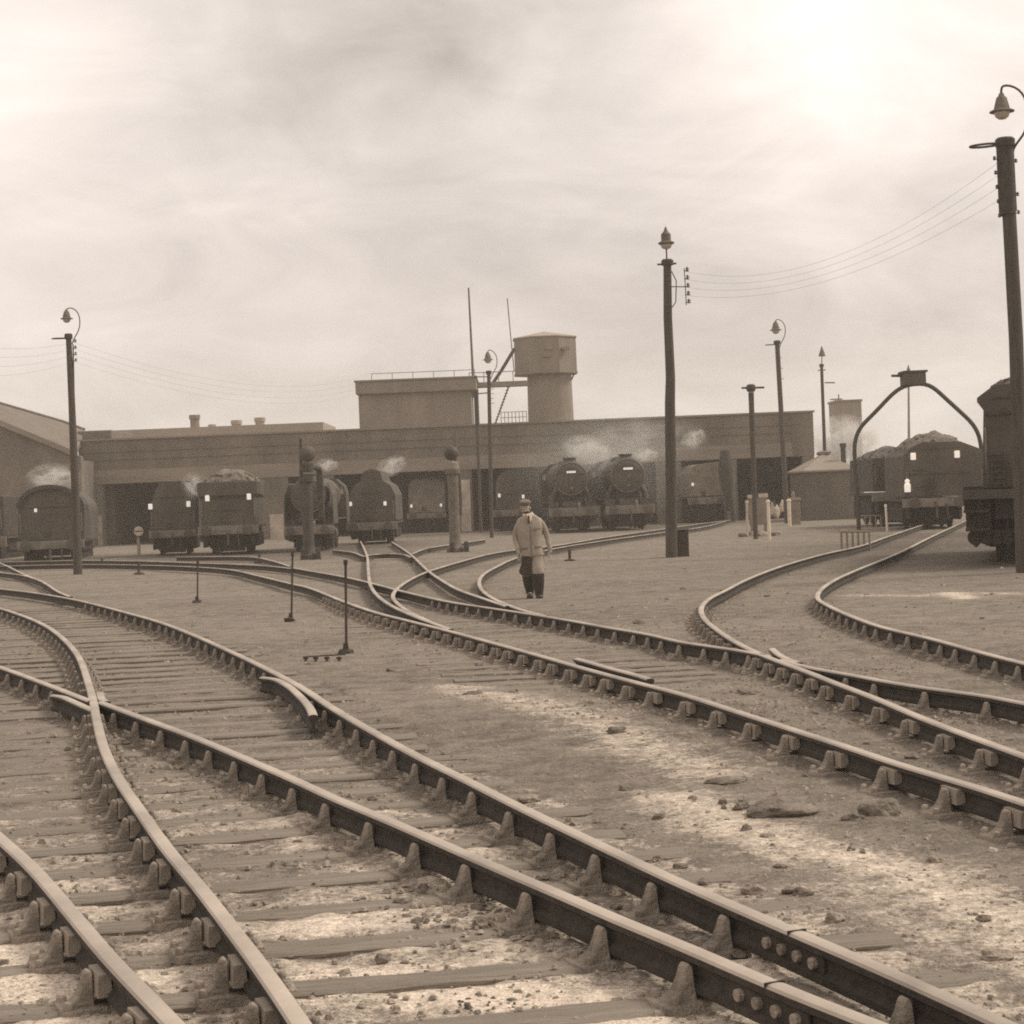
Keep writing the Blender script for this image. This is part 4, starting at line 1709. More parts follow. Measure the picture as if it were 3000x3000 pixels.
def wheelset(t, k, y, r, m=None):
    for sx in (-1, 1):
        mb = MB()
        mb.lathe([(r * .2, -.09 * k), (r * .86, -.09 * k), (r * .88, -.05 * k), (r, -.05 * k), (r, .05 * k), (r * .88, .06 * k), (r * .3, .07 * k), (r * .28, .12 * k)], (sx * .72 * k, y, r), 'x', n=24)
        mb.build('wheel', m or M_FRAME, t, smooth=40)


def buffers(t, xs, y, z, k, m=None):
    for x in xs:
        mb = MB()
        mb.lathe([(.13 * k, 0), (.11 * k, -.12 * k), (.10 * k, -.34 * k), (.09 * k, -.36 * k), (.09 * k, -.42 * k), (.23 * k, -.43 * k), (.22 * k, -.47 * k), (.1 * k, -.49 * k)], (x, y, z), 'y', n=18)
        mb.build('buffer', m or M_LOCOG, t, smooth=40)


def tender(label, base, prof, beam, lamps=(), coal=None, m=None, depth=6.0, rz=0, seed=0, m_beam=None, coalm=None, ladder=None, lamp_h=None, bands=(), group='tenders and engines parked at the shed', extra=None, at=None, buf=True):
    b = at or G(*base, .02)
    t = thing('tender', label, 'tender', b, rz, group)
    P = lambda x, y: (W(x, y, b.y) - b)
    w0, w1 = P(beam[0], beam[3]), P(beam[1], beam[3])
    k = (w1.x - w0.x) / 2.55
    zb0, zb1 = P((beam[0] + beam[1]) / 2, beam[3]).z, P((beam[0] + beam[1]) / 2, beam[2]).z
    cx = (w0.x + w1.x) / 2
    poly = [(P(x, y).x, P(x, y).z) for x, y in prof]
    mb = MB()
    mb.prism(poly, .2 * k, depth * k)
    body = mb.build('tank_body', m or M_LOCOG, t, bevel=.02 * k)
    for i, (bx0, bx1, by) in enumerate(bands):
        a, c = P(bx0, by), P(bx1, by)
        mb = MB()
        mb.box((a.x, .2 * k - .03, a.z - .03), (c.x, .2 * k - .003, c.z + .03))
        mb.build('beading', M_LOCO, body)
    mb = MB()
    mb.box((w0.x, -.05, zb0), (w1.x, .12 * k, zb1))
    mb.build('buffer_beam', m_beam or M_BEAM, t, bevel=.01)
    mb = MB()
    mb.box((w0.x + .03, .121 * k, zb1 - .1), (w1.x - .03, depth * k + .2, zb1 - .003))
    mb.build('footplate', M_LOCO, t)
    mb = MB()
    for sx in (-1, 1):
        mb.box((cx + sx * 1.0 * k - .05, .122 * k, zb0 - .45 * k), (cx + sx * 1.0 * k + .05, depth * k, zb1 - .104))
    mb.box((cx - .9 * k, 1.2 * k, .25 * k), (cx + .9 * k, depth * k - .3, zb1 - .104))
    mb.box((cx - .60 * k, .8 * k, .12 * k), (cx + .60 * k, 1.195 * k, zb1 - .106))
    mb.box((cx - 1.16 * k, .9 * k, .3 * k), (cx - 1.06 * k, depth * k - .5, zb0))
    mb.box((cx + 1.06 * k, .9 * k, .3 * k), (cx + 1.16 * k, depth * k - .5, zb0))
    mb.build('underframe', M_FRAME, t)
    zc = (zb0 + zb1) / 2
    if buf:
        buffers(t, (cx - .87 * k, cx + .87 * k), -.05, zc, k)
    mb = MB()
    mb.tube([(cx, -.04, zc), (cx, -.3 * k, zc), (cx, -.36 * k, zc - .1 * k), (cx, -.30 * k, zc - .2 * k), (cx, -.28 * k, zc - .62 * k)], .045 * k, 8)
    mb.build('coupling_hook', M_LOCOG, t)
    mb = MB()
    mb.tube([(cx + .4 * k, -.06, zc - .1 * k), (cx + .42 * k, -.2 * k, zc - .15 * k), (cx + .45 * k, -.22 * k, zc - .7 * k)], .04 * k, 8)
    mb.build('brake_hose', M_IRON, t)
    for y in (1.1, 2.9, 4.7):
        if y < depth - .6:
            wheelset_off(t, k, y * k, .62 * k, cx)
    for x, y in lamps:
        p = P(x, y)
        h = (lamp_h or .2) * .86
        mb = MB()
        mb.box((p.x - h * .34, .2 * k - .16, p.z - h * .5), (p.x + h * .34, .2 * k - .004, p.z + h * .5))
        mb.build('lamp', M_WHITE, t, bevel=.02)
    if coal:
        x0, x1, yb, yt = coal
        a, c = P(x0, yb), P(x1, yb)
        coal_heap(t, a.x, c.x, .35 * k, depth * k - .3, (a.z + c.z) / 2 - .05, P((x0 + x1) / 2, yt).z, coalm, seed)
    if ladder:
        x, y0_, y1_ = ladder
        a, c = P(x, y0_), P(x, y1_)
        mb = MB()
        for dx in (-.14, .14):
            mb.tube([(a.x + dx * k, .2 * k - .1, a.z), (c.x + dx * k, .2 * k - .1, c.z)], .022 * k, 6)
        for i in range(6):
            zz = a.z + (c.z - a.z) * (i + .5) / 6
            mb.tube([(a.x - .14 * k, .2 * k - .1, zz), (a.x + .14 * k, .2 * k - .1, zz)], .018 * k, 6)
        mb.build('ladder', M_LOCO, t)
    # vertical handrails at the body edges
    xs = [p[0] for p in poly]
    for x in (min(xs) + .12 * k, max(xs) - .12 * k):
        mb = MB()
        mb.tube([(x, .2 * k - .004, zb1 + .3 * k), (x, .2 * k - .08, zb1 + .34 * k), (x, .2 * k - .08, zb1 + 1.0 * k), (x, .2 * k - .004, zb1 + 1.04 * k)], .018 * k, 6)
        mb.build('handrail', M_LOCOP, t)
    mb = MB()
    mb.box((cx - .3 * k, .2 * k - .05, zb1 + .15 * k), (cx - .05 * k, .2 * k - .004, zb1 + .4 * k))
    mb.build('lamp_bracket', M_LOCO, t)
    return t, b, k, P


def wheelset_off(t, k, y, r, cx):
    for sx in (-1, 1):
        mb = MB()
        mb.lathe([(r * .2, -.06 * k), (r * .86, -.06 * k), (r, -.05 * k), (r, .05 * k), (r * .86, .06 * k), (r * .3, .07 * k)], (cx + sx * .72 * k, y, r), 'x', n=22)
        mb.build('wheel', M_FRAME, t, smooth=40)


def archpts(x0, x1, yb, ysh, yt, n=10):
    """tank outline with an arched top, in photo points"""
    c = (x0 + x1) / 2
    w = (x1 - x0) / 2
    pts = [(x0, yb), (x0, ysh)]
    for i in range(1, n):
        th = math.pi * (1 - i / n)
        pts.append((c + w * math.cos(th), ysh - (ysh - yt) * math.sin(th)))
    return pts + [(x1, ysh), (x1, yb)]


TG = 'tenders and engines parked at the shed'
# partly cut off at the left edge
tender('tender mostly cut off by the left edge of the picture', (-45, 1055), [(-105, 1015), (-105, 940), (4, 936), (4, 1012)], (-108, 12, 1014, 1034), depth=5, m=M_LOCO)
# 1 rounded tender behind the lone pole
t, b, k, P = tender('round topped tender with a dark roof rim arching over it, beside the lone lamp post', (93, 1056), archpts(34, 157, 1020, 962, 922, 12), (34, 158, 1020, 1036), [(67, 963)], None, M_LOCOG, 5.4, seed=1, lamp_h=.17, bands=[(40, 152, 957), (60, 140, 1018)], rz=R(7))
mb = MB()
poly = [(P(x, y).x, P(x, y).z) for x, y in archpts(31, 158, 966, 960, 914, 14)]
poly_in = [(P(x, y).x, P(x, y).z) for x, y in archpts(38, 151, 966, 960, 922, 14)]
mb.prism(poly[1:-1] + poly_in[1:-1][::-1], .0, 1.6 * k)
mb.build('cab_roof', M_LOCO, t)
# 2 low tender
tender('plain tender with a rounded narrow top, left of the heaped one', (330, 1047), [(283, 1000), (286, 950), (290, 935), (300, 912), (345, 908), (352, 922), (368, 936), (369, 998)], (282, 370, 1000, 1014), [(284, 956), (355, 951)], None, M_LOCOG, 5.6, seed=2, lamp_h=.26, bands=[(288, 366, 938)], rz=R(6))
# 3 heaped tender
P3 = tender('straight sided tender heaped with coal behind a raised rim', (430, 1046), [(379, 995), (377, 941), (374, 937), (375, 910), (482, 906), (483, 934), (479, 938), (481, 991)], (374, 488, 992, 1008), [(391, 940), (469, 937)], (380, 480, 908, 876), M_LOCOG, 5.6, coalm=M_COALP, seed=3, lamp_h=.27, bands=[(376, 484, 939), (405, 453, 963)], rz=R(4))
mb = MB()
a, c = P3[3](373, 937), P3[3](484, 907)
mb.box((a.x, .2 * P3[2] - .14, a.z + .0), (c.x, 3.5, c.z))
mb.build('coal_rim', M_LOCOG, P3[0], bevel=.02)
# 5 narrow topped bunker
tender('tank engine bunker with a narrow arched top and broad shoulders', (703, 1026), [(657, 985), (657, 945), (662, 925), (672, 912), (680, 908), (684, 890), (700, 884), (716, 888), (722, 906), (736, 915), (745, 932), (747, 982)], (654, 750, 985, 1000), [(661, 951), (726, 950)], None, M_LOCOG, 6, seed=5, lamp_h=.2, bands=[(682, 722, 930)])
# 6 pale arched tender
t, b, k, P = tender('pale dusty tender with a jagged arched heap, inside the shed doorway', (808, 1004), [(771, 968), (770, 915), (778, 905), (836, 905), (839, 914), (840, 966)], (768, 842, 968, 978), [(776, 955), (832, 953)], (772, 838, 912, 889), M_LOCOP, 5, seed=6, coalm=M_LOCOP, lamp_h=.2)
# 8 arched tender inside right of slim post
tender('dark arched tender in the doorway behind the slim lamp post and the walking man', (962, 1001), archpts(935, 990, 962, 915, 888), (930, 994, 962, 974), [(942, 935), (987, 937)], None, M_LOCOG, 5, seed=8, lamp_h=.22, bands=[(938, 986, 932)])
# 11 narrow tender at the right hand door
tender('pale backed tender standing in the right hand shed door beside the tallest post', (1338, 985), [(1300, 938), (1298, 895), (1306, 880), (1318, 876), (1366, 870), (1367, 934)], (1298, 1370, 938, 951), [(1307, 914)], None, M_LOCOP, 6, seed=11, lamp_h=.19, rz=R(4))
# a dark water crane arm by the right hand door
b = G(1372, 992)
t = thing('coal_chute', 'dark tapering hopper chute hanging at the right hand shed door', 'chute', (b.x, 97, 0))
q = Vector((b.x, 97, 0))
mb = MB()
w = [W(1368, 850, 97) - q, W(1369, 885, 97) - q, W(1373, 925, 97) - q, W(1377, 965, 97) - q]
mb.tube(w, [.25, .42, .3, .12], 10)
mb.build('chute', M_IRON, t, smooth=40)
mb = MB()
mb.tube([(w[3].x + .2, .3, -.2), (w[0].x + .2, .3, w[0].z)], .1, 8)
mb.build('post', M_IRON, t)


def engine(label, base, top, rz, plate=True, deflect=False, tone=None, side=1.0):
    b = G(*base, .02)
    hz = (W(*top, b.y) - b).z
    k = hz / 3.95
    t = thing('steam_engine', label, 'locomotive', b, rz, TG)
    dk = tone or M_ENG

    def mk(name, m, fn, parent=None, smooth=False, bevel=0):
        mb = MB()
        fn(mb)
        mb.v = [(x * k, y * k, z * k) for x, y, z in mb.v]
        return mb.build(name, m, parent or t, smooth=smooth, bevel=bevel)

    mk('boiler', dk, lambda q: q.lathe([(.86, 2.2), (.9, 5.5), (.98, 8.2)], (0, 0, 2.82), 'y', n=36), smooth=40)
    sm = mk('smokebox', dk, lambda q: q.lathe([(.84, .52), (.93, .60), (.94, 2.198)], (0, 0, 2.82), 'y', n=36), smooth=40)
    dr = mk('smokebox_door', M_LOCOG, lambda q: q.lathe([(.80, .52), (.79, .47), (.71, .43), (.48, .37), (.2, .335), (.02, .33)], (0, 0, 2.80), 'y', n=36), smooth=50)
    mk('door_dart', M_LOCOP, lambda q: (q.lathe([(.05, .24), (.05, .36)], (0, 0, 2.80), 'y', n=8), q.tube([(0, .25, 2.80), (.16, .25, 2.88)], .018, 6), q.tube([(0, .25, 2.80), (.02, .25, 2.62)], .018, 6)), dr)
    mk('hinge_strap', dk, lambda q: (q.box((.1, .34, 3.04), (.72, .44, 3.09)), q.box((.1, .34, 2.50), (.72, .44, 2.55))), dr)
    mk('door_rim', M_LOCOP, lambda q: q.tube([(.85 * math.cos(R(a)), .5, 2.81 + .85 * math.sin(R(a))) for a in range(0, 361, 12)], .022, 6), dr)
    mk('handrail', M_LOCOG, lambda q: q.tube([(.62 * math.cos(R(a)), .30, 2.80 + .62 * math.sin(R(a))) for a in range(25, 156, 10)], .016, 6))
    if plate:
        def pl(q):
            q.box((-.27, .318, 3.10), (.27, .40, 3.24))
        p = mk('number_plate', M_IRON, pl, dr)

        def dig(q):
            for i in range(5):
                x = -.24 + i * .098
                q.box((x, .300, 3.115), (x + .084, .316, 3.225))
        mk('numerals', M_WHITE, dig, p)
        mk('shed_plate', M_LOCOP, lambda q: q.lathe([(.075, .34), (.075, .40)], (0, 0, 2.32), 'y', n=14), dr)
    mk('chimney', dk, lambda q: q.lathe([(.50, 3.62), (.38, 3.72), (.33, 3.78), (.33, 3.88), (.38, 3.90), (.37, 3.95), (.26, 3.952)], (0, 1.3, 0), n=24), smooth=40)
    mk('dome', dk, lambda q: q.lathe([(.45, 3.6), (.42, 3.75), (.32, 3.84), (.15, 3.89), (.01, 3.9)], (0, 4.6, 0), n=24), smooth=True)
    mk('saddle', M_FRAME, lambda q: q.box((-.62, .65, 1.25), (.62, 2.1, 2.1), 0, .04))
    mk('running_board', dk, lambda q: (q.box((-1.24, .12, 1.30), (1.24, .9, 1.35)), q.box((-1.24, .9, 1.55), (-.7, 8.0, 1.60)), q.box((.7, .9, 1.55), (1.24, 8.0, 1.60)), q.box((-1.24, .86, 1.352), (-.7, .9, 1.55)), q.box((.7, .86, 1.352), (1.24, .9, 1.55))))
    mk('buffer_beam', M_BEAM, lambda q: q.box((-1.27, 0, .84), (1.27, .12, 1.28)), bevel=.015)
    for sx in (-1, 1):
        mk('buffer', M_LOCOG, lambda q: q.lathe([(.15, 0), (.12, -.14), (.1, -.36), (.09, -.42), (.24, -.43), (.23, -.48), (.1, -.5)], (sx * .87, 0, 1.06), 'y', n=18), smooth=40)
        mk('cylinder', dk, lambda q: q.lathe([(.3, .75), (.36, .78), (.36, 1.6), (.3, 1.63)], (sx * .98, 0, .86), 'y', n=20), smooth=40)
        mk('lamp_iron', M_LOCOG, lambda q: q.box((sx * .8 - .03, .02, 1.353), (sx * .8 + .03, .05, 1.6)))
        for y, r in ((1.3, .48), (2.6, .48), (4.4, .95), (6.5, .95)):
            mk('wheel', M_FRAME, lambda q: q.lathe([(r * .25, -.06), (r * .86, -.06), (r, -.05), (r, .05), (r * .86, .06), (r * .25, .08)], (sx * .74, y, r), 'x', n=26), smooth=40)
        mk('step', dk, lambda q: (q.box((sx * 1.12 - .12, .2, .62), (sx * 1.12 + .12, .5, .66)), q.box((sx * 1.12 - .12, .45, .664), (sx * 1.12 + .12, .5, 1.295))))
        mk('frame_plate', M_FRAME, lambda q: q.box((sx * .58 - .02, .13, .45), (sx * .58 + .02, 8, 1.28)))
        if deflect:
            mk('side_sheet', M_LOCOG, lambda q: q.add([(sx * 1.26, .35, 1.36), (sx * 1.26, 2.8, 1.36), (sx * 1.24, 2.8, 2.9), (sx * 1.0, 2.8, 3.5), (sx * 1.0, .5, 3.46), (sx * 1.24, .35, 2.85),
                                                        (sx * 1.22, .35, 1.36), (sx * 1.22, 2.8, 1.36), (sx * 1.20, 2.8, 2.88), (sx * .97, 2.8, 3.46), (sx * .97, .5, 3.42), (sx * 1.20, .35, 2.83)],
                                                       [(0, 1, 2, 5), (5, 2, 3, 4), (6, 11, 8, 7), (11, 10, 9, 8), (0, 5, 11, 6), (5, 4, 10, 11), (4, 3, 9, 10), (3, 2, 8, 9), (2, 1, 7, 8), (1, 0, 6, 7)]))
        else:
            mk('nameboard_plate', M_LOCOG, lambda q: q.box((sx * 1.1 - .02, 1.2, 1.61), (sx * 1.1 + .02, 2.6, 2.0)))
    for sx in (-1, 1):
        mk('steam_pipe', dk, lambda q: q.tube([(sx * .7, 1.3, 2.3), (sx * .95, 1.3, 1.9), (sx * 1.0, 1.25, 1.2)], [.16, .17, .17], 12), smooth=40)
        mk('boiler_handrail', M_LOCOG, lambda q: q.tube([(sx * .92, .5, 3.1), (sx * 1.02, 4, 3.15), (sx * 1.05, 8, 3.2)], .02, 6))
        mk('frame_lamp', M_LOCOP, lambda q: q.box((sx * .42 - .06, .3, 1.353), (sx * .42 + .06, .42, 1.55)))
    mk('front_step', dk, lambda q: (q.box((-.5, .3, 1.353), (.5, .62, 1.62)),))
    mk('bogie_frame', M_FRAME, lambda q: q.box((-.55, .5, .2), (.55, .7, 1.2)))
    mk('frame_stretcher', M_FRAME, lambda q: q.box((-1.0, 1.9, .15), (1.0, 2.05, 1.4)))
    mk('guard_bar', M_FRAME, lambda q: q.tube([(-.9, .4, .5), (.9, .4, .5)], .03, 6))
    mk('coupling_hook', M_LOCOG, lambda q: q.tube([(0, -.01, 1.06), (0, -.3, 1.06), (0, -.36, .96), (0, -.3, .86), (0, -.29, .5)], .045, 8))
    mk('brake_hose', M_LOCOP, lambda q: q.tube([(.3, .02, 1.3), (.3, -.1, 1.5), (.32, -.16, 1.45), (.34, -.16, .95)], .04, 8))
    mk('cab', dk, lambda q: (q.prism([(-1.25, 1.3), (-1.25, 2.9), (-1.15, 3.3), (-.7, 3.72), (0, 3.85), (.7, 3.72), (1.15, 3.3), (1.25, 2.9), (1.25, 1.3)], 8.0, 9.8),))
    for sx in (-1, 1):
        mk('cab_window', M_GLASS, lambda q: q.box((sx * .95 - .16, 7.97, 2.85), (sx * .95 + .16, 7.995, 3.15)))
    return t, b, k


engine('old dark engine with wide side sheets facing us behind the first water crane', (584, 1040), (582, 893), R(0), plate=False, deflect=True, tone=M_LOCOG)
engine('black engine with steam trailing from its chimney, left one of the facing pair', (1083, 1004), (1087, 862), R(2))
engine('black engine with a white number plate nearest the tallest post, right of the facing pair', (1191, 1000), (1190, 855), R(3))

# right hand track: the near tender under the arch and the one ahead of it
RG = 'tenders standing on the curved right hand track'
t, b, k, P = tender('tender heaped high with coal beyond the bent pipe arch', (1762, 997), [(1708, 938), (1706, 860), (1722, 843), (1742, 834), (1812, 832), (1850, 846), (1857, 858), (1857, 934)], (1704, 1826, 939, 956), [(1724, 861), (1806, 857)], (1716, 1830, 846, 800), M_LOCOG, 5.2, R(-3), 12, None, M_COALP, (1758, 936, 900), .30, [(1708, 1833, 893), (1724, 1812, 846), (1722, 1750, 886), (1730, 1748, 918)], RG)
p = P(1713, 918)
mb = MB()
mb.lathe([(.11, -.2), (.12, .05), (.07, .14), (.1, .2), (.03, .28)], (p.x, .05, p.z), n=12)
mb.build('lamp', M_WHITE, t)
b2 = b + Vector((math.sin(R(3)), math.cos(R(3)), 0)) * 5.2 * k + Vector((-.1, 1.2, 0))
tender('long dark tender seen from the side, ahead of the one heaped high', (0, 0), [(1648, 928), (1648, 864), (1768, 860), (1768, 925)], (1646, 1770, 928, 944), [], (1650, 1766, 866, 832), M_LOCO, 5.5, R(-1), 13, None, M_COAL, None, .2, (), RG, at=b2, buf=False)
# close tender at the right edge
t, b, k, P = tender('big close tender at the right edge with a raised rim, partly behind the pole', (1975, 1062), [(1856, 922), (1858, 772), (1846, 756), (1846, 748), (1880, 722), (2082, 712), (2086, 915)], (1820, 2110, 920, 938), [], (1866, 2070, 726, 680), M_LOCOG, 7, R(-16), 14, M_LOCO, M_COAL, (1882, 918, 852), .2, [(1860, 2080, 776), (1872, 2080, 745)], RG, buf=False)
for px in (1868, 1874, 1905):
    a, c = P(px, 872), P(px, 914)
    mb = MB()
    mb.tube([(a.x, .12, a.z), (c.x, .12, c.z)], .025, 6)
    mb.build('handrail', M_LOCO, t)
for px, py in ((1846, 965), (1850, 1000), (1905, 975)):
    a = P(px, py)
    mb = MB()
    mb.box((a.x - .25, -.1, a.z - .03), (a.x + .25, .3, a.z + .03))
    mb.box((a.x - .25, .25, a.z + .033), (a.x + .25, .3, a.z + .5))
    mb.build('step', M_FRAME, t)
mb = MB()
for j in range(5):
    a = P(1838 + j * 20, 950)
    mb.box((a.x, .3 + .5 * (j % 3), .35), (a.x + .06, 1.2 + j, a.z))
    mb.lathe([(.16, 0), (.16, .25), (.1, .3)], (a.x + .03, .25, .55), 'y', n=12)
mb.build('axle_guard', M_FRAME, t)

# ------------------------------------------------------------------ the walking man
b = G(1008, 1128)
man = thing('person', 'man in a flat cap and light jacket walking towards us between the rails', 'person', b)
KM = (W(1008, 941, b.y) - b).z / 1.75


def mp(px, py, y=0.0):
    v = W(px, py, b.y) - b
    return Vector((v.x, y, v.z))


def skinned(name, pts, edges, m, parent, root=0, sub=2, extra=None):
    me = bpy.data.meshes.new(name)
    me.from_pydata([p for p, _ in pts], edges, [])
    o = bpy.data.objects.new(name, me)
    col.objects.link(o)
    sk = o.modifiers.new('skin', 'SKIN')
    sk.use_smooth_shade = True
    for i, (_, r) in enumerate(pts):
        sv = me.skin_vertices[0].data[i]
        sv.radius = r if isinstance(r, tuple) else (r, r)
        sv.use_root = i == root
    ss = o.modifiers.new('sub', 'SUBSURF')
    ss.levels = ss.render_levels = sub
    dg = bpy.context.evaluated_depsgraph_get()
    ev = o.evaluated_get(dg)
    m2 = bpy.data.meshes.new_from_object(ev)
    bpy.data.objects.remove(o)
    vs = [v.co.copy() for v in m2.vertices]
    fs = [tuple(f.vertices) for f in m2.polygons]
    mb = MB()
    mb.add(vs, fs)
    if extra:
        extra(mb)
    return mb.build(name, m, parent, smooth=60)


head = mp(991, 957, -.04)
neckb = mp(997, 975, 0)
chest = mp(1000, 990, .01)
belly = mp(1003, 1018, 0)
pel = mp(1005, 1042, 0)
shL, shR = mp(980, 985, .01), mp(1019, 982, .01)
elL, elR = mp(971, 1014, .06), mp(1032, 1010, .06)
haL, haR = mp(978, 1040, -.12), mp(1038, 1040, -.03)
hpL, hpR = mp(996, 1046), mp(1014, 1046)
knL, knR = mp(996, 1082, .05), mp(1015, 1078, -.14)
anL, anR = mp(1000, 1119, .16), mp(1017, 1121, -.10)
toL, toR = mp(1000, 1126, -.02), mp(1019, 1126, -.22)


def fingers(mb):
    for h, sx in ((haL, -1), (haR, 1)):
        for i, (dx, ln) in enumerate(((-.030, .062), (-.010, .078), (.010, .074), (.029, .058))):
            p = h + Vector((dx * .5, dx * .7, -.085))
            mb.tube([p + Vector((0, 0, .03)), p + Vector((0, -.008, -ln * .5)), p + Vector((-sx * .012, -.022, -ln)), p + Vector((-sx * .02, -.034, -ln * 1.15))], [.0105, .010, .009, .006], 7)
        p = h + Vector((-sx * .03, -.025, -.04))
        mb.tube([p + Vector((sx * .015, .01, .02)), p + Vector((-sx * .012, -.012, -.02)), p + Vector((-sx * .014, -.02, -.055))], [.013, .012, .008], 7)
    # nose and ears
    f = head
    mb.lump((f.x - .012, f.y - .105, f.z - .018), .016, .026, .026, 1, .1)
    mb.lump((f.x - .082, f.y + .005, f.z - .02), .014, .026, .036, 2, .1)
    mb.lump((f.x + .082, f.y + .005, f.z - .02), .014, .026, .036, 3, .1)
    for sx in (-1, 1):
        mb.lump((f.x - .01 + sx * .032, f.y - .088, f.z + .006), .016, .010, .009, 4, .05)
    mb.lump((f.x - .012, f.y - .090, f.z - .062), .026, .012, .008, 5, .05)


chin = head + Vector((-.008, -.035, -.085))
pts = [(pel, .13), (belly, .13), (chest, (.16, .12)), (neckb, .062), (head + Vector((0, .01, -.06)), .062), (head, (.075, .085)), (head + Vector((.002, .01, .07)), (.068, .08)),
       (shL, .06), (elL, .045), (haL + Vector((0, .01, .06)), .03), (haL + Vector((0, 0, -.05)), (.026, .042)),
       (shR, .06), (elR, .045), (haR + Vector((0, .01, .06)), .03), (haR + Vector((0, 0, -.05)), (.026, .042)),
       (hpL, .085), (knL, .055), (anL, .045), (hpR, .085), (knR, .055), (anR, .045), (toL, .035), (toR, .035)]
edges = [(0, 1), (1, 2), (2, 3), (3, 4), (4, 5), (5, 6), (2, 7), (7, 8), (8, 9), (9, 10), (2, 11), (11, 12), (12, 13), (13, 14), (0, 15), (15, 16), (16, 17), (0, 18), (18, 19), (19, 20), (17, 21), (20, 22)]
skinned('body', pts, edges, M_SKIN, man, 0, 2, fingers)


def loft(rings, n=28, wob=.012, seed=0, cap=True):
    """rings: (centre, half x, half y)"""
    mb = MB()
    vs, fs = [], []
    for i, (c, rx, ry) in enumerate(rings):
        for j in range(n):
            th = 2 * math.pi * j / n
            w = wob * noise.noise(Vector((math.cos(th) * 2.2, math.sin(th) * 2.2, i * .55 + seed))) * 1.6
            e = .82
            cx_, sy_ = math.cos(th), math.sin(th)
            vs.append((c.x + (rx + w) * math.copysign(abs(cx_) ** e, cx_), c.y + (ry + w) * math.copysign(abs(sy_) ** e, sy_), c.z))
    for i in range(len(rings) - 1):
        for j in range(n):
            fs.append((i * n + j, i * n + (j + 1) % n, (i + 1) * n + (j + 1) % n, (i + 1) * n + j))
    if cap:
        fs.append(tuple(range(n - 1, -1, -1)))
        fs.append(tuple((len(rings) - 1) * n + j for j in range(n)))
    mb.add(vs, fs)
    return mb


def rg(xl, xr, y, d, dy=0.0):
    a, c = mp(xl, y), mp(xr, y)
    return (Vector(((a.x + c.x) / 2, dy, (a.z + c.z) / 2)), (c.x - a.x) / 2, d)


jk = loft([rg(990, 1005, 969, .07, .01), rg(986, 1011, 973, .095, .01), rg(979, 1017, 977, .115, .01), rg(975, 1022, 983, .125, .01), rg(975, 1024, 993, .14), rg(976, 1022, 1005, .145), rg(977, 1021, 1018, .145), rg(978, 1022, 1030, .148), rg(977, 1026, 1040, .16), rg(977, 1029, 1047, .168), rg(979, 1028, 1049, .155)], wob=.014)
for s_, e_, h_, c_ in ((shL, elL, haL, mp(990, 984, .01)), (shR, elR, haR, mp(1010, 983, .01))):
    h2 = h_ + Vector((0, .01, .03))
    ln = smooth_line([c_, s_, s_.lerp(e_, .3) + (s_ - c_) * .12, s_.lerp(e_, .7) + (s_ - c_) * .08, e_, e_.lerp(h2, .35), e_.lerp(h2, .7), h2], .05)
    k_ = len(ln) - 1
    jk.tube(ln, [(.053 + .008 * math.sin(min(1, i * 2.2 / k_) * math.pi * .5) - .020 * i / k_) * (1 + .07 * noise.noise(Vector((i * .9, 2, c_.x * 9)))) for i in range(k_ + 1)], 16)
jo = jk.build('jacket', M_JACKET, man, smooth=50, bevel=.012)
mb = MB()
for x in (1003,):
    a, c = mp(1000, 992), mp(1003, 1046)
    mb.tube([(a.x, -.145, a.z), ((a.x + c.x) / 2, -.158, (a.z + c.z) / 2), (c.x, -.168, c.z)], .008, 6)
for x, y in ((1013, 998), (1015, 1032), (988, 1034)):
    a = mp(x, y)
    mb.box((a.x - .06, -.168, a.z - .012), (a.x + .06, -.150, a.z + .012))
mb.build('seam', M_CAP, jo)
# collar, shirt and tie
mb = MB()
a = [mp(993, 970), mp(999, 968), mp(1005, 965), mp(1004, 975), mp(1001, 983), mp(998, 987), mp(995, 980)]
mb.prism([(v.x, v.z) for v in a], -.155, -.10)
sh = mb.build('shirt_front', M_SHIRT, man, bevel=.008)
mb = MB()
a = [mp(995, 973), mp(998, 973), mp(999.5, 985), mp(997.5, 989), mp(995, 984)]
mb.prism([(v.x, v.z) for v in a], -.17, -.1555)
mb.build('tie', M_TIE_SHADE, sh)
mb = MB()
mb.tube([neckb + Vector((.075 * math.cos(R(th)), .01 + .07 * math.sin(R(th)), .035 + .012 * math.sin(R(th)))) for th in range(-70, 251, 20)], .024, 8)
mb.build('shirt_collar', M_SHIRT, man, smooth=True)
# trousers: light cloth tucked into knee high rubber boots
tr = loft([rg(981, 1027, 1036, .12), rg(983, 1026, 1048, .12), rg(986, 1024, 1054, .11)], wob=.005)
for h_, k_, a_ in ((hpL, knL, anL), (hpR, knR, anR)):
    tr.tube([h_ + Vector((0, 0, .05)), h_.lerp(k_, .4), h_.lerp(k_, .8), k_, k_.lerp(a_, .12), k_.lerp(a_, .2)], [.115, .112, .105, .104, .10, .09], 16)
tr.build('trousers', M_JACKET, man, smooth=60)
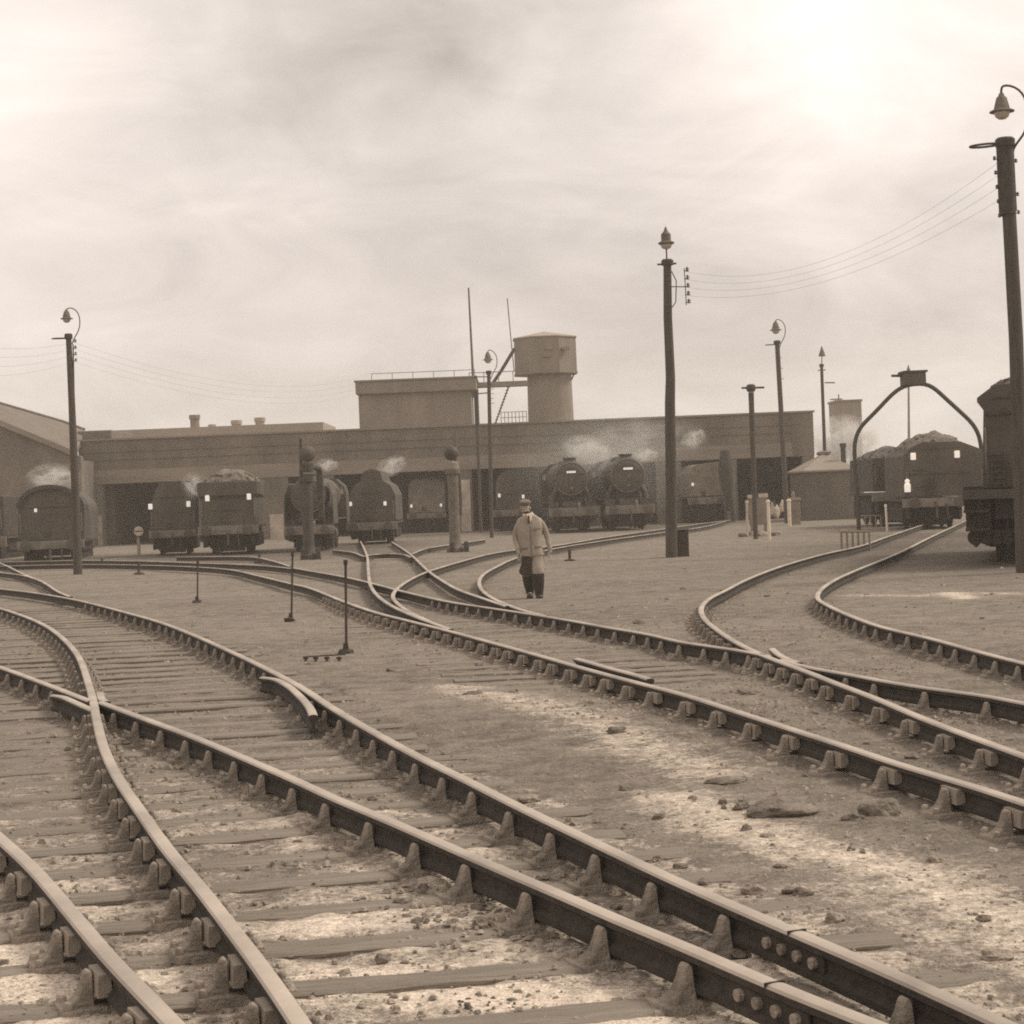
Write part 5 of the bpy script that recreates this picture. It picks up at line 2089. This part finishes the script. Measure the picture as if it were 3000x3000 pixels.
# added dark flap over the rear leg, standing in for its shade
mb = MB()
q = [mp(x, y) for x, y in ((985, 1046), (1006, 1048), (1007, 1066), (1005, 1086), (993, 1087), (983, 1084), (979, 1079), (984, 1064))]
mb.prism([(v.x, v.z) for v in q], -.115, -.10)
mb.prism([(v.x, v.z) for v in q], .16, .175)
mb.build('leg_shade_flap', M_TIE_SHADE, man, bevel=.006)
for k_, a_, t_ in ((knL, anL, toL), (knR, anR, toR)):
    mb = MB()
    mb.tube([k_.lerp(a_, .06), k_.lerp(a_, .16), k_.lerp(a_, .6), a_ + Vector((0, .0, .03)), a_ + Vector((0, -.0, -.02))], [.104, .106, .094, .075, .07], 16)
    h_ = Vector((a_.x, a_.y + .05, min(a_.z, t_.z) - .02))
    f_ = Vector((t_.x, t_.y, t_.z - .0))
    mb.tube([h_ + Vector((0, .02, .0)), h_ + Vector((0, -.02, .012)), h_.lerp(f_, .55) + Vector((0, 0, .015)), f_ + Vector((0, 0, .0)), f_ + Vector((0, -.045, -.004))], [.045, .062, .06, .052, .02], 14)
    mb.build('boot', M_BOOT, man, smooth=60)
# flat cap
c0 = head + Vector((-.004, .0, .062))
mb = MB()
n = 22
vs, fs = [], []
for r_, h_ in ((.084, -.022), (.094, .0), (.104, .018), (.104, .038), (.084, .058), (.048, .070), (.004, .073)):
    for j in range(n):
        th = 2 * math.pi * j / n
        fw = .022 if math.sin(th) < 0 else 0
        vs.append((c0.x + r_ * math.cos(th), c0.y + r_ * 1.12 * math.sin(th) - fw * (r_ / .12), c0.z + h_ - .012 * -math.sin(th) * (1 if h_ > 0 else 0)))
for i in range(6):
    for j in range(n):
        fs.append((i * n + j, i * n + (j + 1) % n, (i + 1) * n + (j + 1) % n, (i + 1) * n + j))
fs.append(tuple(range(n - 1, -1, -1)))
fs.append(tuple(6 * n + j for j in range(n)))
mb.add(vs, fs)
cap = mb.build('flat_cap', M_CAP, man, smooth=60)
mb = MB()
mb.prism([(c0.x + .070 * math.cos(R(a)), c0.z - .004 + .012 * math.sin(R(a))) for a in range(0, 360, 20)], c0.y - .125, c0.y - .07)
mb.build('peak', M_CAP, cap, bevel=.006)

# ------------------------------------------------------------------ steam


def steam_mat(dens, scale, name, lo=.42, hi=.68):
    m = bpy.data.materials.new(name)
    m.use_nodes = True
    nt = m.node_tree
    nt.nodes.remove(nt.nodes['Principled BSDF'])
    v = nt.nodes.new('ShaderNodeVolumePrincipled')
    v.inputs['Color'].default_value = (.97, .95, .90, 1)
    v.inputs['Anisotropy'].default_value = .2
    tc = nt.nodes.new('ShaderNodeTexCoord')
    ln = nt.nodes.new('ShaderNodeVectorMath')
    ln.operation = 'LENGTH'
    nt.links.new(tc.outputs['Object'], ln.inputs[0])
    n = nt.nodes.new('ShaderNodeTexNoise')
    n.inputs['Scale'].default_value = scale
    n.inputs['Detail'].default_value = 4
    n.inputs['Distortion'].default_value = .8
    nt.links.new(tc.outputs['Object'], n.inputs['Vector'])
    a = nt.nodes.new('ShaderNodeMapRange')
    a.inputs['From Min'].default_value = .2
    a.inputs['From Max'].default_value = 1.0
    a.inputs['To Min'].default_value = 1.0
    a.inputs['To Max'].default_value = 0.0
    nt.links.new(ln.outputs['Value'], a.inputs['Value'])
    c = nt.nodes.new('ShaderNodeMapRange')
    c.inputs['From Min'].default_value = lo
    c.inputs['From Max'].default_value = hi
    nt.links.new(n.outputs['Fac'], c.inputs['Value'])
    mu = nt.nodes.new('ShaderNodeMath')
    mu.operation = 'MULTIPLY'
    nt.links.new(a.outputs[0], mu.inputs[0])
    nt.links.new(c.outputs[0], mu.inputs[1])
    mu2 = nt.nodes.new('ShaderNodeMath')
    mu2.operation = 'MULTIPLY'
    mu2.inputs[1].default_value = dens
    nt.links.new(mu.outputs[0], mu2.inputs[0])
    nt.links.new(mu2.outputs[0], v.inputs['Density'])
    nt.links.new(v.outputs[0], nt.nodes['Material Output'].inputs['Volume'])
    return m


SM = steam_mat(3.2, 2.2, 'steam_dense')
SM2 = steam_mat(.5, 1.6, 'steam_thin')
SM3 = steam_mat(.26, 1.2, 'steam_veil', .2, .65)


def puff(px, py, Yq, sx, sy, sz, m, label, tilt=0):
    bm = bmesh.new()
    bmesh.ops.create_icosphere(bm, subdivisions=2, radius=1)
    me = bpy.data.meshes.new('steam')
    bm.to_mesh(me)
    bm.free()
    me.materials.append(m)
    o = bpy.data.objects.new('steam', me)
    col.objects.link(o)
    o.location = W(px, py, Yq)
    o.scale = (sx, sy, sz)
    o.rotation_euler = (0, tilt, 0)
    return tag(o, label, 'steam', kind='stuff')


puff(100, 903, 80, 1.3, 1.0, .75, SM, 'white wisps of steam above the cab roof at the left')
puff(365, 917, 73, .55, .6, .6, SM, 'small white puff beside the heaped tender')
puff(618, 877, 84, .55, .7, .35, SM, 'small white puff beside the first water crane')
puff(738, 880, 92, .9, .8, .55, SM, 'white puff above the narrow topped bunker', R(-25))
puff(1106, 850, 89, 1.3, 1.0, .8, SM, 'bright steam rolling off the left chimney of the facing pair', R(10))
puff(1135, 895, 90, .9, 1.2, 2.2, SM3, 'veil of steam hanging between the two facing engines')
puff(1130, 890, 98.6, 5.6, 2.0, 3.6, SM3, 'smoky veil before the doorway behind the two facing engines')
puff(1190, 832, 96, 4.4, 2.0, 1.6, SM2, 'thin drifting steam against the shed parapet')
puff(1218, 858, 90, .7, .8, .4, SM, 'small puff at the chimney of the engine near the tallest post')
puff(1308, 828, 98, .8, .8, .55, SM, 'small puff before the parapet right of the tallest post', R(-30))
puff(1592, 838, 150, 3.2, 2.5, 2.6, SM, 'white steam cloud behind the hut roof')
puff(1640, 850, 160, 3.0, 2.5, 4.0, SM2, 'thin steam rising under the coaling tower')

# ------------------------------------------------------------------ sky, sun, air
SUN_EL, SUN_AZ = R(46), R(78)                       # up and to the right, in front of us
w = bpy.data.worlds.new('World')
sc.world = w
w.use_nodes = True
nt = w.node_tree
N, L = nt.nodes, nt.links
bg = N['Background']
sky = N.new('ShaderNodeTexSky')
sky.sky_type = 'NISHITA'
sky.sun_disc = False
sky.sun_elevation = SUN_EL
sky.sun_rotation = SUN_AZ
sky.dust_density = 4
sky.air_density = 1.5
bw = N.new('ShaderNodeRGBToBW')
L.new(sky.outputs[0], bw.inputs[0])
tc = N.new('ShaderNodeTexCoord')


def wnoise(scale, loc, sc3, detail=5, dist=.5, rough=.5):
    mp_ = N.new('ShaderNodeMapping')
    mp_.inputs['Scale'].default_value = sc3
    mp_.inputs['Location'].default_value = loc
    L.new(tc.outputs['Generated'], mp_.inputs[0])
    n = N.new('ShaderNodeTexNoise')
    n.inputs['Scale'].default_value = scale
    n.inputs['Detail'].default_value = detail
    n.inputs['Roughness'].default_value = rough
    n.inputs['Distortion'].default_value = dist
    L.new(mp_.outputs[0], n.inputs['Vector'])
    return n


def wr(v, a, b_, c, d, smooth=False):
    n = N.new('ShaderNodeMapRange')
    if smooth:
        n.interpolation_type = 'SMOOTHSTEP'
    for k, q in zip(('From Min', 'From Max', 'To Min', 'To Max'), (a, b_, c, d)):
        n.inputs[k].default_value = q
    L.new(v, n.inputs['Value'])
    return n.outputs[0]


def wm(op, a, b_):
    n = N.new('ShaderNodeMath')
    n.operation = op
    for i, q in enumerate((a, b_)):
        if isinstance(q, (int, float)):
            n.inputs[i].default_value = q
        else:
            L.new(q, n.inputs[i])
    return n.outputs[0]


n1 = wnoise(2.6, (0.3, 0, .2), (1.7, 1.7, 4.2), 6, .6, .55)
n2 = wnoise(7, (1.3, 2, .7), (1.3, 1.3, 3.2), 6, .8, .6)
cl = wm('ADD', wr(n1.outputs['Fac'], .3, .7, -.17, .17), wr(n2.outputs['Fac'], .3, .7, -.11, .11))
# cloud banks: brighter and darker masses, their edges broken by the noise
warp = N.new('ShaderNodeVectorMath')
warp.operation = 'MULTIPLY_ADD'
L.new(n1.outputs['Color'], warp.inputs[0])
warp.inputs[1].default_value = (.10, .0, .06)
L.new(tc.outputs['Generated'], warp.inputs[2])
for (px, py, rx, amt) in ((1560, 60, .13, .40), (1990, 20, .13, .26), (-60, -40, .17, .36), (-80, 500, .12, .14), (640, 90, .22, -.10), (1000, 520, .26, -.07), (760, 150, .18, -.07), (620, 480, .10, .06), (1300, 420, .2, -.06)):
    d = ray(px, py).normalized()
    ds = N.new('ShaderNodeVectorMath')
    ds.operation = 'DISTANCE'
    L.new(warp.outputs[0], ds.inputs[0])
    ds.inputs[1].default_value = d + Vector((.05, 0, .03))
    cl = wm('ADD', cl, wr(ds.outputs['Value'], 0, rx, amt, 0, True))
lum = wm('ADD', wm('MULTIPLY', bw.outputs[0], .10), 6.3)
lum = wm('MULTIPLY', lum, wm('ADD', cl, 1.0))
cb = N.new('ShaderNodeVectorMath')
cb.operation = 'SCALE'
cb.inputs[0].default_value = (1.075, .970, .90)
L.new(lum, cb.inputs['Scale'])
L.new(cb.outputs[0], bg.inputs['Color'])
bg.inputs['Strength'].default_value = .1

sd = bpy.data.lights.new('sun', 'SUN')
sd.energy = 2.0
sd.angle = R(14)
sd.color = (1, .93, .82)
so = bpy.data.objects.new('sun', sd)
col.objects.link(so)
sdir = Vector((math.sin(SUN_AZ) * math.cos(SUN_EL), math.cos(SUN_AZ) * math.cos(SUN_EL), math.sin(SUN_EL)))
so.rotation_euler = (-sdir).to_track_quat('-Z', 'Y').to_euler()

# smoky air
HAZE = True
if HAZE:
    mb = MB()
    mb.box((-345, -75, -1.5), (345, 345, 24))
    m = bpy.data.materials.new('smoky_air')
    m.use_nodes = True
    nt = m.node_tree
    nt.nodes.remove(nt.nodes['Principled BSDF'])
    v = nt.nodes.new('ShaderNodeVolumePrincipled')
    v.inputs['Color'].default_value = (.92, .85, .76, 1)
    v.inputs['Density'].default_value = .0012
    nt.links.new(v.outputs[0], nt.nodes['Material Output'].inputs['Volume'])
    tag(mb.build('haze', m), 'smoky air over the yard', kind='stuff')

# ------------------------------------------------------------------ camera and render
cd = bpy.data.cameras.new('camera')
cd.sensor_width = cd.sensor_height = 36
cd.sensor_fit = 'HORIZONTAL'
cd.lens = 36 * FOC
cd.clip_end = 3000
cam = bpy.data.objects.new('camera', cd)
col.objects.link(cam)
cam.matrix_world = Matrix.Translation(CAM) @ Matrix((RT, UP, -F3)).transposed().to_4x4()
sc.camera = cam
sc.view_settings.view_transform = 'Standard'
sc.view_settings.look = 'None'
sc.view_settings.exposure = .22
sc.cycles.use_denoising = False
sc.cycles.filter_width = 1.9
sc.cycles.max_bounces = 6
sc.cycles.volume_bounces = 1
sc.cycles.volume_max_steps = 64
sc.cycles.volume_step_rate = 2.0
